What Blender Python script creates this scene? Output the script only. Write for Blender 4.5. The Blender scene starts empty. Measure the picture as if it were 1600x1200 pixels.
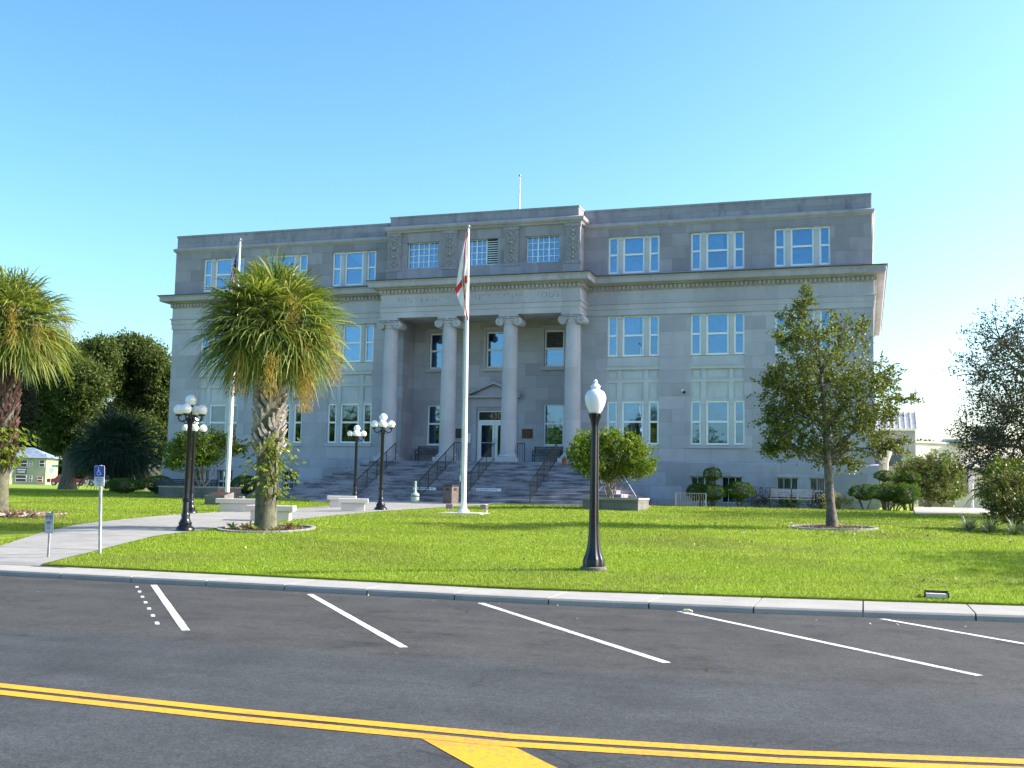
import bpy, math, random
import numpy as np
from math import sin, cos, pi, radians, sqrt, atan2
from mathutils import Vector, Matrix

random.seed(7)
scene = bpy.context.scene
COL = scene.collection

# ------------------------------------------------------------------ camera
CAM_LOC = (18.044849, -51.516951, 1.621760)
YAW, PITCH, ROLL = radians(-17.912551), radians(5.540552), radians(1.042551)
fwd = Vector((sin(YAW) * cos(PITCH), cos(YAW) * cos(PITCH), sin(PITCH)))
rgt0 = Vector((cos(YAW), -sin(YAW), 0))
up0 = rgt0.cross(fwd)
rgt = cos(ROLL) * rgt0 + sin(ROLL) * up0
upv = -sin(ROLL) * rgt0 + cos(ROLL) * up0
cd = bpy.data.cameras.new('camera')
cam = bpy.data.objects.new('camera', cd)
COL.objects.link(cam)
mw = Matrix((rgt, upv, -fwd)).transposed().to_4x4()
mw.translation = CAM_LOC
cam.matrix_world = mw
cd.sensor_width = 36.0
cd.lens = 1707.3423 / 1600 * 36.0
cd.clip_start = 0.1
cd.clip_end = 2000
scene.camera = cam

# ------------------------------------------------------------------ light
SUN_EL, SUN_AZ = 31.0, 21.0          # elevation; degrees behind the facade plane, from the right (+X)
world = bpy.data.worlds.new('World')
scene.world = world
world.use_nodes = True
wn = world.node_tree.nodes
wl = world.node_tree.links
bg = wn['Background']
sky = wn.new('ShaderNodeTexSky')
sky.sky_type = 'NISHITA'
sky.sun_disc = False
sky.sun_elevation = radians(SUN_EL)
sky.sun_rotation = radians(90 - SUN_AZ)
sky.air_density = 1.0
sky.dust_density = 2.0
sky.ozone_density = 2.2
hs = wn.new('ShaderNodeHueSaturation')
hs.inputs['Hue'].default_value = .483
hs.inputs['Saturation'].default_value = 1.09
gm = wn.new('ShaderNodeGamma')
gm.inputs[1].default_value = 1.3
wl.new(sky.outputs[0], gm.inputs[0])
wl.new(gm.outputs[0], hs.inputs['Color'])
wl.new(hs.outputs[0], bg.inputs[0])
bg.inputs[1].default_value = .118

sd = bpy.data.lights.new('sun', 'SUN')
sd.energy = 5.0
sd.angle = radians(0.55)
sd.color = (1.0, 0.95, 0.86)
sun = bpy.data.objects.new('sun', sd)
COL.objects.link(sun)
tosun = Vector((cos(radians(SUN_AZ)) * cos(radians(SUN_EL)), sin(radians(SUN_AZ)) * cos(radians(SUN_EL)), sin(radians(SUN_EL))))
sun.rotation_euler = tosun.to_track_quat('Z', 'Y').to_euler()
sun.location = (40, 10, 40)

scene.view_settings.view_transform = 'Standard'
scene.view_settings.look = 'None'
scene.view_settings.exposure = 0.92
scene.view_settings.gamma = 1.0
scene.cycles.max_bounces = 6
scene.cycles.transparent_max_bounces = 12
scene.cycles.diffuse_bounces = 3
scene.cycles.glossy_bounces = 3

# ------------------------------------------------------------------ helpers
def link(o, parent=None):
    COL.objects.link(o)
    if parent is not None:
        o.parent = parent
    return o

def tag(o, label=None, cat=None, group=None, kind=None):
    if label: o['label'] = label
    if cat: o['category'] = cat
    if group: o['group'] = group
    if kind: o['kind'] = kind
    return o

def empty(name, loc, label, cat, group=None, rz=0.0, kind=None):
    o = bpy.data.objects.new(name, None)
    o.empty_display_size = 0.2
    o.location = loc
    o.rotation_euler = (0, 0, rz)
    link(o)
    return tag(o, label, cat, group, kind)

def kids(o):
    return [c for c in COL.objects if c.parent == o]

def copy_tree(o, parent=None):
    c = o.copy()
    COL.objects.link(c)
    if parent is not None:
        c.parent = parent
    for ch in kids(o):
        copy_tree(ch, c)
    return c

class MB:
    def __init__(s):
        s.v = []; s.f = []; s.uv = {}
    def add(s, vs, fs):
        n = len(s.v)
        s.v += [tuple(p) for p in vs]
        s.f += [tuple(i + n for i in f) for f in fs]
        return s
    def box(s, x0, x1, y0, y1, z0, z1):
        return s.add([(x0,y0,z0),(x1,y0,z0),(x1,y1,z0),(x0,y1,z0),(x0,y0,z1),(x1,y0,z1),(x1,y1,z1),(x0,y1,z1)],
                     [(0,3,2,1),(4,5,6,7),(0,1,5,4),(1,2,6,5),(2,3,7,6),(3,0,4,7)])
    def bbox(s, x0, x1, y0, y1, z0, z1, b=0.01):
        """box with chamfered vertical + top edges"""
        def ring(z, i):
            return [(x0+i,y0+b,z),(x0+b,y0+i,z),(x1-b,y0+i,z),(x1-i,y0+b,z),(x1-i,y1-b,z),(x1-b,y1-i,z),(x0+b,y1-i,z),(x0+i,y1-b,z)]
        r = ring(z0, 0) + ring(z1 - b, 0) + [(x0+b,y0+b,z1),(x0+b,y0+b,z1),(x1-b,y0+b,z1),(x1-b,y0+b,z1),(x1-b,y1-b,z1),(x1-b,y1-b,z1),(x0+b,y1-b,z1),(x0+b,y1-b,z1)]
        n = len(s.v)
        r2 = r[:16] + [(x0+b,y0+b,z1),(x1-b,y0+b,z1),(x1-b,y1-b,z1),(x0+b,y1-b,z1)]
        fs = [tuple(reversed(range(8)))]
        for i in range(8):
            j = (i+1) % 8
            fs.append((i, j, 8+j, 8+i))
        top = [16,16,17,17,18,18,19,19]
        for i in range(8):
            j = (i+1) % 8
            if top[i] == top[j]:
                fs.append((8+i, 8+j, top[i]))
            else:
                fs.append((8+i, 8+j, top[j], top[i]))
        fs.append((16,17,18,19))
        return s.add(r2, fs)
    def quad(s, a, b, c, d):
        return s.add([a,b,c,d], [(0,1,2,3)])
    def prism(s, pts, axis, a0, a1):
        """polygon pts (2D) extruded along axis ('x','y','z')"""
        n = len(pts)
        def P(p, a):
            return {'x': (a, p[0], p[1]), 'y': (p[0], a, p[1]), 'z': (p[0], p[1], a)}[axis]
        vs = [P(p, a0) for p in pts] + [P(p, a1) for p in pts]
        fs = [tuple(range(n)), tuple(reversed(range(n, 2*n)))]
        for i in range(n):
            j = (i+1) % n
            fs.append((i, n+i, n+j, j))
        return s.add(vs, fs)
    def tube(s, pts, r, n=8, caps=True):
        pts = [Vector(p) for p in pts]
        rs = r if isinstance(r, (list, tuple)) else [r] * len(pts)
        vs = []; fs = []
        prev = None
        for i, p in enumerate(pts):
            if i == 0: d = pts[1] - pts[0]
            elif i == len(pts) - 1: d = pts[-1] - pts[-2]
            else: d = (pts[i+1] - pts[i-1])
            if d.length < 1e-9: d = Vector((0,0,1))
            d.normalize()
            if prev is None:
                a = Vector((1,0,0)) if abs(d.x) < 0.9 else Vector((0,1,0))
                u = d.cross(a).normalized()
            else:
                u = (prev - d * prev.dot(d))
                if u.length < 1e-6: u = d.cross(Vector((1,0,0)))
                u.normalize()
            prev = u
            w = d.cross(u)
            for k in range(n):
                t = 2*pi*k/n
                vs.append(p + (u*cos(t) + w*sin(t)) * rs[i])
        for i in range(len(pts)-1):
            for k in range(n):
                k2 = (k+1) % n
                fs.append((i*n+k, i*n+k2, (i+1)*n+k2, (i+1)*n+k))
        if caps:
            fs.append(tuple(reversed(range(n))))
            fs.append(tuple(range((len(pts)-1)*n, len(pts)*n)))
        return s.add(vs, fs)
    def lathe(s, prof, cx=0, cy=0, cz=0, n=24, flute=0, depth=0.0, zr=None):
        """prof: list of (r,z)"""
        vs = []; fs = []
        for (r, z) in prof:
            for k in range(n):
                t = 2*pi*k/n
                rr = r
                if flute and (zr is None or zr[0] <= z <= zr[1]):
                    rr = r * (1 - depth * (0.5 + 0.5*cos(flute*t)))
                vs.append((cx + rr*cos(t), cy + rr*sin(t), cz + z))
        m = len(prof)
        for i in range(m-1):
            for k in range(n):
                k2 = (k+1) % n
                fs.append((i*n+k, i*n+k2, (i+1)*n+k2, (i+1)*n+k))
        fs.append(tuple(reversed(range(n))))
        fs.append(tuple(range((m-1)*n, m*n)))
        return s.add(vs, fs)
    def sphere(s, c, r, nu=20, nv=12, sz=1.0):
        vs = []; fs = []
        for j in range(1, nv):
            ph = pi*j/nv
            for k in range(nu):
                t = 2*pi*k/nu
                vs.append((c[0]+r*sin(ph)*cos(t), c[1]+r*sin(ph)*sin(t), c[2]+r*sz*cos(ph)))
        top = len(vs); vs.append((c[0],c[1],c[2]+r*sz)); bot = len(vs); vs.append((c[0],c[1],c[2]-r*sz))
        for j in range(nv-2):
            for k in range(nu):
                k2 = (k+1) % nu
                fs.append((j*nu+k, (j+1)*nu+k, (j+1)*nu+k2, j*nu+k2))
        for k in range(nu):
            k2 = (k+1) % nu
            fs.append((top, k, k2)); fs.append((bot, (nv-2)*nu+k2, (nv-2)*nu+k))
        return s.add(vs, fs)
    def build(s, name, mat, parent=None, smooth=False, loc=None):
        me = bpy.data.meshes.new(name)
        me.from_pydata(s.v, [], s.f)
        me.validate()
        if mat: me.materials.append(mat)
        if smooth:
            me.polygons.foreach_set('use_smooth', [True]*len(me.polygons))
            try: me.set_sharp_from_angle(angle=radians(40))
            except Exception: pass
        o = bpy.data.objects.new(name, me)
        if loc: o.location = loc
        return link(o, parent)

def np_mesh(name, verts, nper, mat, parent=None, faces=None, loc=None):
    """verts (N*nper,3), faces consecutive polygons of nper vertices"""
    me = bpy.data.meshes.new(name)
    verts = np.asarray(verts, dtype=np.float32).reshape(-1, 3)
    nv = len(verts); nf = nv // nper
    me.vertices.add(nv); me.vertices.foreach_set('co', verts.ravel())
    me.loops.add(nv); me.loops.foreach_set('vertex_index', np.arange(nv, dtype=np.int32))
    me.polygons.add(nf)
    me.polygons.foreach_set('loop_start', np.arange(0, nv, nper, dtype=np.int32))
    try: me.polygons.foreach_set('loop_total', np.full(nf, nper, dtype=np.int32))
    except Exception: pass
    me.update(calc_edges=True)
    if mat: me.materials.append(mat)
    o = bpy.data.objects.new(name, me)
    if loc: o.location = loc
    return link(o, parent)

def sweep(mb, path, prof):
    """profile (out,z) swept along 2D path, outward = right of travel, mitred"""
    n = len(path)
    offs = []
    for i in range(n):
        def nrm(a, b):
            d = Vector((b[0]-a[0], b[1]-a[1])); d.normalize()
            return Vector((d.y, -d.x))
        if i == 0: m = nrm(path[0], path[1])
        elif i == n-1: m = nrm(path[-2], path[-1])
        else:
            a = nrm(path[i-1], path[i]); b = nrm(path[i], path[i+1])
            m = (a + b); m = m / max(1e-6, m.dot(a))
        offs.append(m)
    k = len(prof)
    vs = []
    for i in range(n):
        for (o, z) in prof:
            vs.append((path[i][0] + offs[i].x*o, path[i][1] + offs[i].y*o, z))
    fs = []
    for i in range(n-1):
        for j in range(k-1):
            fs.append((i*k+j, (i+1)*k+j, (i+1)*k+j+1, i*k+j+1))
    fs.append(tuple(range(k))); fs.append(tuple(reversed(range((n-1)*k, n*k))))
    mb.add(vs, fs)

def wall(mb, x0, x1, z0, z1, y, ops, depth=0.28):
    """front wall sheet facing -Y with openings [(xa,xb,za,zb)], reveals go back by depth"""
    xs = sorted(set([x0, x1] + [v for o in ops for v in o[:2]]))
    zs = sorted(set([z0, z1] + [v for o in ops for v in o[2:4]]))
    for i in range(len(xs)-1):
        for j in range(len(zs)-1):
            cx = (xs[i]+xs[i+1])/2; cz = (zs[j]+zs[j+1])/2
            if any(o[0] < cx < o[1] and o[2] < cz < o[3] for o in ops): continue
            mb.quad((xs[i],y,zs[j]),(xs[i+1],y,zs[j]),(xs[i+1],y,zs[j+1]),(xs[i],y,zs[j+1]))
    for (a, b, c, d) in ops:
        y2 = y + depth
        mb.quad((a,y,c),(a,y,d),(a,y2,d),(a,y2,c))
        mb.quad((b,y,c),(b,y2,c),(b,y2,d),(b,y,d))
        mb.quad((a,y,c),(a,y2,c),(b,y2,c),(b,y,c))
        mb.quad((a,y,d),(b,y,d),(b,y2,d),(a,y2,d))

def text_obj(name, s, size, mat, parent, loc, rot=(pi/2,0,0), depth=0.004, align='CENTER', sx=1.0, spacing=1.0):
    cu = bpy.data.curves.new(name, 'FONT')
    cu.body = s; cu.size = size; cu.extrude = depth; cu.align_x = align; cu.align_y = 'CENTER'
    cu.space_character = spacing
    t = bpy.data.objects.new(name, cu)
    COL.objects.link(t)
    dg = bpy.context.evaluated_depsgraph_get()
    me = bpy.data.meshes.new_from_object(t.evaluated_get(dg))
    COL.objects.unlink(t); bpy.data.objects.remove(t)
    me.materials.clear(); me.materials.append(mat)
    o = bpy.data.objects.new(name, me)
    o.location = loc; o.rotation_euler = rot; o.scale = (sx, 1, 1)
    return link(o, parent)

# ------------------------------------------------------------------ materials
def newmat(name):
    m = bpy.data.materials.new(name); m.use_nodes = True
    nt = m.node_tree
    return m, nt, nt.nodes, nt.links, nt.nodes['Principled BSDF']

def mat(name, col, rough=0.7, var=0.12, scale=4.0, bump=0.0, bscale=40.0, metal=0.0, col2=None, spec=0.5, emit=None, emits=0.0, coat=0.0):
    m, nt, N, L, P = newmat(name)
    geo = N.new('ShaderNodeNewGeometry')
    no = N.new('ShaderNodeTexNoise'); no.inputs['Scale'].default_value = scale; no.inputs['Detail'].default_value = 5
    L.new(geo.outputs['Position'], no.inputs['Vector'])
    mx = N.new('ShaderNodeMix'); mx.data_type = 'RGBA'
    c2 = col2 or tuple(max(0, c*(1-var*2)) for c in col)
    c1 = col if col2 else tuple(min(1, c*(1+var)) for c in col)
    mx.inputs[6].default_value = (*c1, 1); mx.inputs[7].default_value = (*c2, 1)
    rp = N.new('ShaderNodeMapRange'); rp.inputs[1].default_value = 0.35; rp.inputs[2].default_value = 0.65
    L.new(no.outputs[0], rp.inputs[0]); L.new(rp.outputs[0], mx.inputs[0])
    L.new(mx.outputs[2], P.inputs['Base Color'])
    P.inputs['Roughness'].default_value = rough
    P.inputs['Metallic'].default_value = metal
    P.inputs['Specular IOR Level'].default_value = spec
    if coat: P.inputs['Coat Weight'].default_value = coat
    if bump:
        n2 = N.new('ShaderNodeTexNoise'); n2.inputs['Scale'].default_value = bscale; n2.inputs['Detail'].default_value = 4
        L.new(geo.outputs['Position'], n2.inputs['Vector'])
        b = N.new('ShaderNodeBump'); b.inputs['Strength'].default_value = bump; b.inputs['Distance'].default_value = 0.02
        L.new(n2.outputs[0], b.inputs['Height']); L.new(b.outputs[0], P.inputs['Normal'])
    if emit:
        P.inputs['Emission Color'].default_value = (*emit, 1); P.inputs['Emission Strength'].default_value = emits
    return m

def stone(name, c1, c2, mortar, bw=1.25, bh=0.62, sth=(.5,.75), sxy=1.6, stain=0.35, staincol=(0.12,0.12,0.12), streak=1.0, zoff=0.0, jb=0.4):
    m, nt, N, L, P = newmat(name)
    geo = N.new('ShaderNodeNewGeometry')
    sp = N.new('ShaderNodeSeparateXYZ'); L.new(geo.outputs['Position'], sp.inputs[0])
    ad = N.new('ShaderNodeMath'); ad.operation = 'ADD'; L.new(sp.outputs[0], ad.inputs[0]); L.new(sp.outputs[1], ad.inputs[1])
    az = N.new('ShaderNodeMath'); az.operation = 'ADD'; L.new(sp.outputs[2], az.inputs[0]); az.inputs[1].default_value = zoff
    cb = N.new('ShaderNodeCombineXYZ'); L.new(ad.outputs[0], cb.inputs[0]); L.new(az.outputs[0], cb.inputs[1])
    br = N.new('ShaderNodeTexBrick')
    br.inputs['Color1'].default_value = (*c1, 1); br.inputs['Color2'].default_value = (*c2, 1); br.inputs['Mortar'].default_value = (*mortar, 1)
    br.inputs['Scale'].default_value = 1.0; br.inputs['Mortar Size'].default_value = 0.006; br.inputs['Mortar Smooth'].default_value = 0.3
    br.inputs['Brick Width'].default_value = bw; br.inputs['Row Height'].default_value = bh
    L.new(cb.outputs[0], br.inputs['Vector'])
    # large soft tone changes
    n1 = N.new('ShaderNodeTexNoise'); n1.inputs['Scale'].default_value = 0.55; n1.inputs['Detail'].default_value = 6; n1.inputs['Roughness'].default_value = 0.6
    L.new(geo.outputs['Position'], n1.inputs['Vector'])
    # streaky stains
    mp = N.new('ShaderNodeMapping'); mp.inputs['Scale'].default_value = (sxy, sxy, 0.5 * streak)
    L.new(geo.outputs['Position'], mp.inputs['Vector'])
    n2 = N.new('ShaderNodeTexNoise'); n2.inputs['Scale'].default_value = 1.3; n2.inputs['Detail'].default_value = 7; n2.inputs['Roughness'].default_value = 0.65
    L.new(mp.outputs[0], n2.inputs['Vector'])
    r2 = N.new('ShaderNodeMapRange'); r2.inputs[1].default_value = sth[0]; r2.inputs[2].default_value = sth[1]; r2.inputs[4].default_value = stain
    L.new(n2.outputs[0], r2.inputs[0])
    r1 = N.new('ShaderNodeMapRange'); r1.inputs[1].default_value = 0.3; r1.inputs[2].default_value = 0.7; r1.inputs[3].default_value = 0.86; r1.inputs[4].default_value = 1.08
    L.new(n1.outputs[0], r1.inputs[0])
    m1 = N.new('ShaderNodeMix'); m1.data_type = 'RGBA'; m1.blend_type = 'MULTIPLY'; m1.inputs[0].default_value = 1
    L.new(br.outputs[0], m1.inputs[6])
    cc = N.new('ShaderNodeCombineColor'); 
    for i in range(3): L.new(r1.outputs[0], cc.inputs[i])
    L.new(cc.outputs[0], m1.inputs[7])
    m2 = N.new('ShaderNodeMix'); m2.data_type = 'RGBA'
    L.new(r2.outputs[0], m2.inputs[0]); L.new(m1.outputs[2], m2.inputs[6]); m2.inputs[7].default_value = (*staincol, 1)
    L.new(m2.outputs[2], P.inputs['Base Color'])
    P.inputs['Roughness'].default_value = 0.85; P.inputs['Specular IOR Level'].default_value = 0.2
    n3 = N.new('ShaderNodeTexNoise'); n3.inputs['Scale'].default_value = 18; n3.inputs['Detail'].default_value = 5
    L.new(geo.outputs['Position'], n3.inputs['Vector'])
    mm = N.new('ShaderNodeMath'); mm.operation = 'MULTIPLY_ADD'; mm.inputs[1].default_value = -jb; 
    L.new(br.outputs[1], mm.inputs[0]); 
    m4 = N.new('ShaderNodeMath'); m4.operation = 'MULTIPLY'; m4.inputs[1].default_value = 0.25; L.new(n3.outputs[0], m4.inputs[0])
    L.new(m4.outputs[0], mm.inputs[2])
    b = N.new('ShaderNodeBump'); b.inputs['Strength'].default_value = 0.6; b.inputs['Distance'].default_value = 0.02
    L.new(mm.outputs[0], b.inputs['Height']); L.new(b.outputs[0], P.inputs['Normal'])
    return m

def leafmat(name, cols, trans=0.35, rough=0.45, spec=0.4):
    """cols: list of colours picked per leaf"""
    m, nt, N, L, P = newmat(name)
    geo = N.new('ShaderNodeNewGeometry')
    cr = N.new('ShaderNodeValToRGB')
    cr.color_ramp.elements[0].color = (*cols[0], 1); cr.color_ramp.elements[0].position = 0
    cr.color_ramp.elements[1].color = (*cols[-1], 1); cr.color_ramp.elements[1].position = 1
    for i, c in enumerate(cols[1:-1]):
        e = cr.color_ramp.elements.new((i+1)/(len(cols)-1)); e.color = (*c, 1)
    L.new(geo.outputs['Random Per Island'], cr.inputs[0])
    L.new(cr.outputs[0], P.inputs['Base Color'])
    P.inputs['Roughness'].default_value = rough; P.inputs['Specular IOR Level'].default_value = spec
    tr = N.new('ShaderNodeBsdfTranslucent'); 
    g = N.new('ShaderNodeMix'); g.data_type = 'RGBA'; g.blend_type = 'MULTIPLY'; g.inputs[0].default_value = 1
    L.new(cr.outputs[0], g.inputs[6]); g.inputs[7].default_value = (1.3, 1.35, 0.6, 1)
    L.new(g.outputs[2], tr.inputs[0])
    ms = N.new('ShaderNodeMixShader'); ms.inputs[0].default_value = trans
    L.new(P.outputs[0], ms.inputs[1]); L.new(tr.outputs[0], ms.inputs[2])
    L.new(ms.outputs[0], N['Material Output'].inputs[0])
    return m

def patchy(m, col2, scale=.28, amt=.6):
    nt = m.node_tree; N = nt.nodes; L = nt.links; P = N['Principled BSDF']
    src = P.inputs['Base Color'].links[0].from_socket
    geo = N.new('ShaderNodeNewGeometry'); n = N.new('ShaderNodeTexNoise'); n.inputs['Scale'].default_value = scale; n.inputs['Detail'].default_value = 7; n.inputs['Roughness'].default_value = .62
    mp = N.new('ShaderNodeMapping'); mp.inputs['Scale'].default_value = (.6,1.3,1); L.new(geo.outputs['Position'], mp.inputs['Vector']); L.new(mp.outputs[0], n.inputs['Vector'])
    r = N.new('ShaderNodeMapRange'); r.inputs[1].default_value=.46; r.inputs[2].default_value=.68; r.inputs[4].default_value=amt; L.new(n.outputs[0], r.inputs[0])
    x = N.new('ShaderNodeMix'); x.data_type='RGBA'; L.new(r.outputs[0], x.inputs[0]); L.new(src, x.inputs[6]); x.inputs[7].default_value=(*col2,1)
    L.new(x.outputs[2], P.inputs['Base Color'])
    for nd in N:
        if nd.type == 'BSDF_TRANSLUCENT': L.new(x.outputs[2], nd.inputs[0])
    return m

def glassmat(name, tint=(0.6,0.74,0.85), refl=0.35, rcol=(0.8,0.9,1.0)):
    m, nt, N, L, P = newmat(name)
    N.remove(P)
    tr = N.new('ShaderNodeBsdfTransparent'); tr.inputs[0].default_value = (*tint, 1)
    gl = N.new('ShaderNodeBsdfGlossy'); gl.inputs['Roughness'].default_value = 0.02; gl.inputs[0].default_value = (*rcol, 1)
    geo = N.new('ShaderNodeNewGeometry')
    no = N.new('ShaderNodeTexNoise'); no.inputs['Scale'].default_value = 1.2; L.new(geo.outputs['Position'], no.inputs['Vector'])
    b = N.new('ShaderNodeBump'); b.inputs['Strength'].default_value = 0.12; b.inputs['Distance'].default_value = 0.05
    L.new(no.outputs[0], b.inputs['Height']); L.new(b.outputs[0], gl.inputs['Normal'])
    lw = N.new('ShaderNodeFresnel'); lw.inputs[0].default_value = 1.5
    ad = N.new('ShaderNodeMath'); ad.operation = 'ADD'; ad.use_clamp = True; ad.inputs[1].default_value = refl
    L.new(lw.outputs[0], ad.inputs[0])
    ms = N.new('ShaderNodeMixShader'); L.new(ad.outputs[0], ms.inputs[0]); L.new(tr.outputs[0], ms.inputs[1]); L.new(gl.outputs[0], ms.inputs[2])
    L.new(ms.outputs[0], N['Material Output'].inputs[0])
    return m

def asphalt(name):
    m, nt, N, L, P = newmat(name)
    geo = N.new('ShaderNodeNewGeometry')
    sp = N.new('ShaderNodeSeparateXYZ'); L.new(geo.outputs['Position'], sp.inputs[0])
    wob = N.new('ShaderNodeTexNoise'); wob.inputs['Scale'].default_value = 0.7; L.new(geo.outputs['Position'], wob.inputs['Vector'])
    w2 = N.new('ShaderNodeMath'); w2.operation = 'MULTIPLY_ADD'; w2.inputs[1].default_value = 1.1; L.new(wob.outputs[0], w2.inputs[0]); L.new(sp.outputs[1], w2.inputs[2])
    r = N.new('ShaderNodeMapRange'); r.inputs[1].default_value = -40.9; r.inputs[2].default_value = -39.9; L.new(w2.outputs[0], r.inputs[0])
    mx = N.new('ShaderNodeMix'); mx.data_type = 'RGBA'; mx.inputs[6].default_value = (0.050,0.053,0.056,1); mx.inputs[7].default_value = (0.055,0.053,0.051,1)
    L.new(r.outputs[0], mx.inputs[0])
    # long faint tyre streaks / blotches
    mp = N.new('ShaderNodeMapping'); mp.inputs['Scale'].default_value = (0.16, 1.3, 1); L.new(geo.outputs['Position'], mp.inputs['Vector'])
    n1 = N.new('ShaderNodeTexNoise'); n1.inputs['Scale'].default_value = 1.4; n1.inputs['Detail'].default_value = 8; n1.inputs['Roughness'].default_value = 0.62; L.new(mp.outputs[0], n1.inputs['Vector'])
    n2 = N.new('ShaderNodeTexNoise'); n2.inputs['Scale'].default_value = 48; n2.inputs['Detail'].default_value = 6; n2.inputs['Roughness'].default_value = .75; L.new(geo.outputs['Position'], n2.inputs['Vector'])
    vo = N.new('ShaderNodeTexVoronoi'); vo.inputs['Scale'].default_value = 55; L.new(geo.outputs['Position'], vo.inputs['Vector'])
    n5 = N.new('ShaderNodeTexNoise'); n5.inputs['Scale'].default_value = 0.9; n5.inputs['Detail'].default_value = 6; L.new(geo.outputs['Position'], n5.inputs['Vector'])
    def rng(src, a, b, c, d):
        q = N.new('ShaderNodeMapRange'); q.inputs[1].default_value=a; q.inputs[2].default_value=b; q.inputs[3].default_value=c; q.inputs[4].default_value=d
        L.new(src, q.inputs[0]); return q.outputs[0]
    def mul(a, b):
        q = N.new('ShaderNodeMath'); q.operation='MULTIPLY'; L.new(a, q.inputs[0]); L.new(b, q.inputs[1]); return q.outputs[0]
    f = mul(mul(rng(n1.outputs[0], .3,.7,.84,1.18), rng(n2.outputs[0], .38,.62,.55,1.5)), rng(n5.outputs[0], .35,.7,1.12,.8))
    spk = rng(vo.outputs[0], 0.04, 0.13, 3.0, 1.0)
    f = mul(f, spk)
    n6 = N.new('ShaderNodeTexNoise'); n6.inputs['Scale'].default_value = 1.7; n6.inputs['Detail'].default_value = 9; n6.inputs['Roughness'].default_value = .7; L.new(geo.outputs['Position'], n6.inputs['Vector'])
    st = N.new('ShaderNodeMath'); st.operation='MULTIPLY_ADD'; L.new(rng(n6.outputs[0], .54,.66,0.0,-.38), st.inputs[0]); L.new(r.outputs[0], st.inputs[1]); st.inputs[2].default_value = 1.0
    f = mul(f, st.outputs[0])
    n7 = N.new('ShaderNodeTexNoise'); n7.inputs['Scale'].default_value = 14; n7.inputs['Detail'].default_value = 8; n7.inputs['Roughness'].default_value = .8; L.new(geo.outputs['Position'], n7.inputs['Vector'])
    f = mul(f, rng(n7.outputs[0], .38,.62,.78,1.22))
    cc = N.new('ShaderNodeCombineColor')
    for i in range(3): L.new(f, cc.inputs[i])
    m2 = N.new('ShaderNodeMix'); m2.data_type='RGBA'; m2.blend_type='MULTIPLY'; m2.inputs[0].default_value=1
    L.new(mx.outputs[2], m2.inputs[6]); L.new(cc.outputs[0], m2.inputs[7])
    # hairline cracks
    v2 = N.new('ShaderNodeTexVoronoi'); v2.feature='DISTANCE_TO_EDGE'; v2.inputs['Scale'].default_value = 0.33
    wv = N.new('ShaderNodeTexNoise'); wv.inputs['Scale'].default_value = 1.5; wv.inputs['Detail'].default_value = 5; L.new(geo.outputs['Position'], wv.inputs['Vector'])
    va = N.new('ShaderNodeVectorMath'); va.operation='MULTIPLY_ADD'; va.inputs[1].default_value=(1.2,1.2,0); L.new(wv.outputs[1], va.inputs[0]); L.new(geo.outputs['Position'], va.inputs[2])
    L.new(va.outputs[0], v2.inputs['Vector'])
    ck = rng(v2.outputs[0], 0.0, 0.008, 1.0, 0.0)
    gate = rng(n5.outputs[0], .46,.54,0,.75)
    ckf = mul(ck, gate)
    m3 = N.new('ShaderNodeMix'); m3.data_type='RGBA'; L.new(ckf, m3.inputs[0]); L.new(m2.outputs[2], m3.inputs[6]); m3.inputs[7].default_value=(0.02,0.02,0.02,1)
    L.new(m3.outputs[2], P.inputs['Base Color'])
    P.inputs['Roughness'].default_value = 0.82; P.inputs['Specular IOR Level'].default_value = 0.25
    b = N.new('ShaderNodeBump'); b.inputs['Strength'].default_value = 0.5; b.inputs['Distance'].default_value = 0.006
    L.new(n2.outputs[0], b.inputs['Height']); L.new(b.outputs[0], P.inputs['Normal'])
    return m

def paintmat(name, col, wear=0.5):
    """road paint with worn specks"""
    m, nt, N, L, P = newmat(name)
    geo = N.new('ShaderNodeNewGeometry')
    n = N.new('ShaderNodeTexNoise'); n.inputs['Scale'].default_value = 28; n.inputs['Detail'].default_value = 6; L.new(geo.outputs['Position'], n.inputs['Vector'])
    n2 = N.new('ShaderNodeTexNoise'); n2.inputs['Scale'].default_value = 1.1; n2.inputs['Detail'].default_value = 3; L.new(geo.outputs['Position'], n2.inputs['Vector'])
    a = N.new('ShaderNodeMath'); a.operation='MULTIPLY_ADD'; a.inputs[1].default_value=0.6; L.new(n2.outputs[0], a.inputs[0]); L.new(n.outputs[0], a.inputs[2])
    r = N.new('ShaderNodeMapRange'); r.inputs[1].default_value = 0.76; r.inputs[2].default_value = 0.95; r.inputs[4].default_value = wear; L.new(a.outputs[0], r.inputs[0])
    mx = N.new('ShaderNodeMix'); mx.data_type='RGBA'; mx.inputs[6].default_value=(*col,1); mx.inputs[7].default_value=(0.09,0.09,0.09,1)
    L.new(r.outputs[0], mx.inputs[0]); L.new(mx.outputs[2], P.inputs['Base Color'])
    P.inputs['Roughness'].default_value=0.7
    return m

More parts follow.
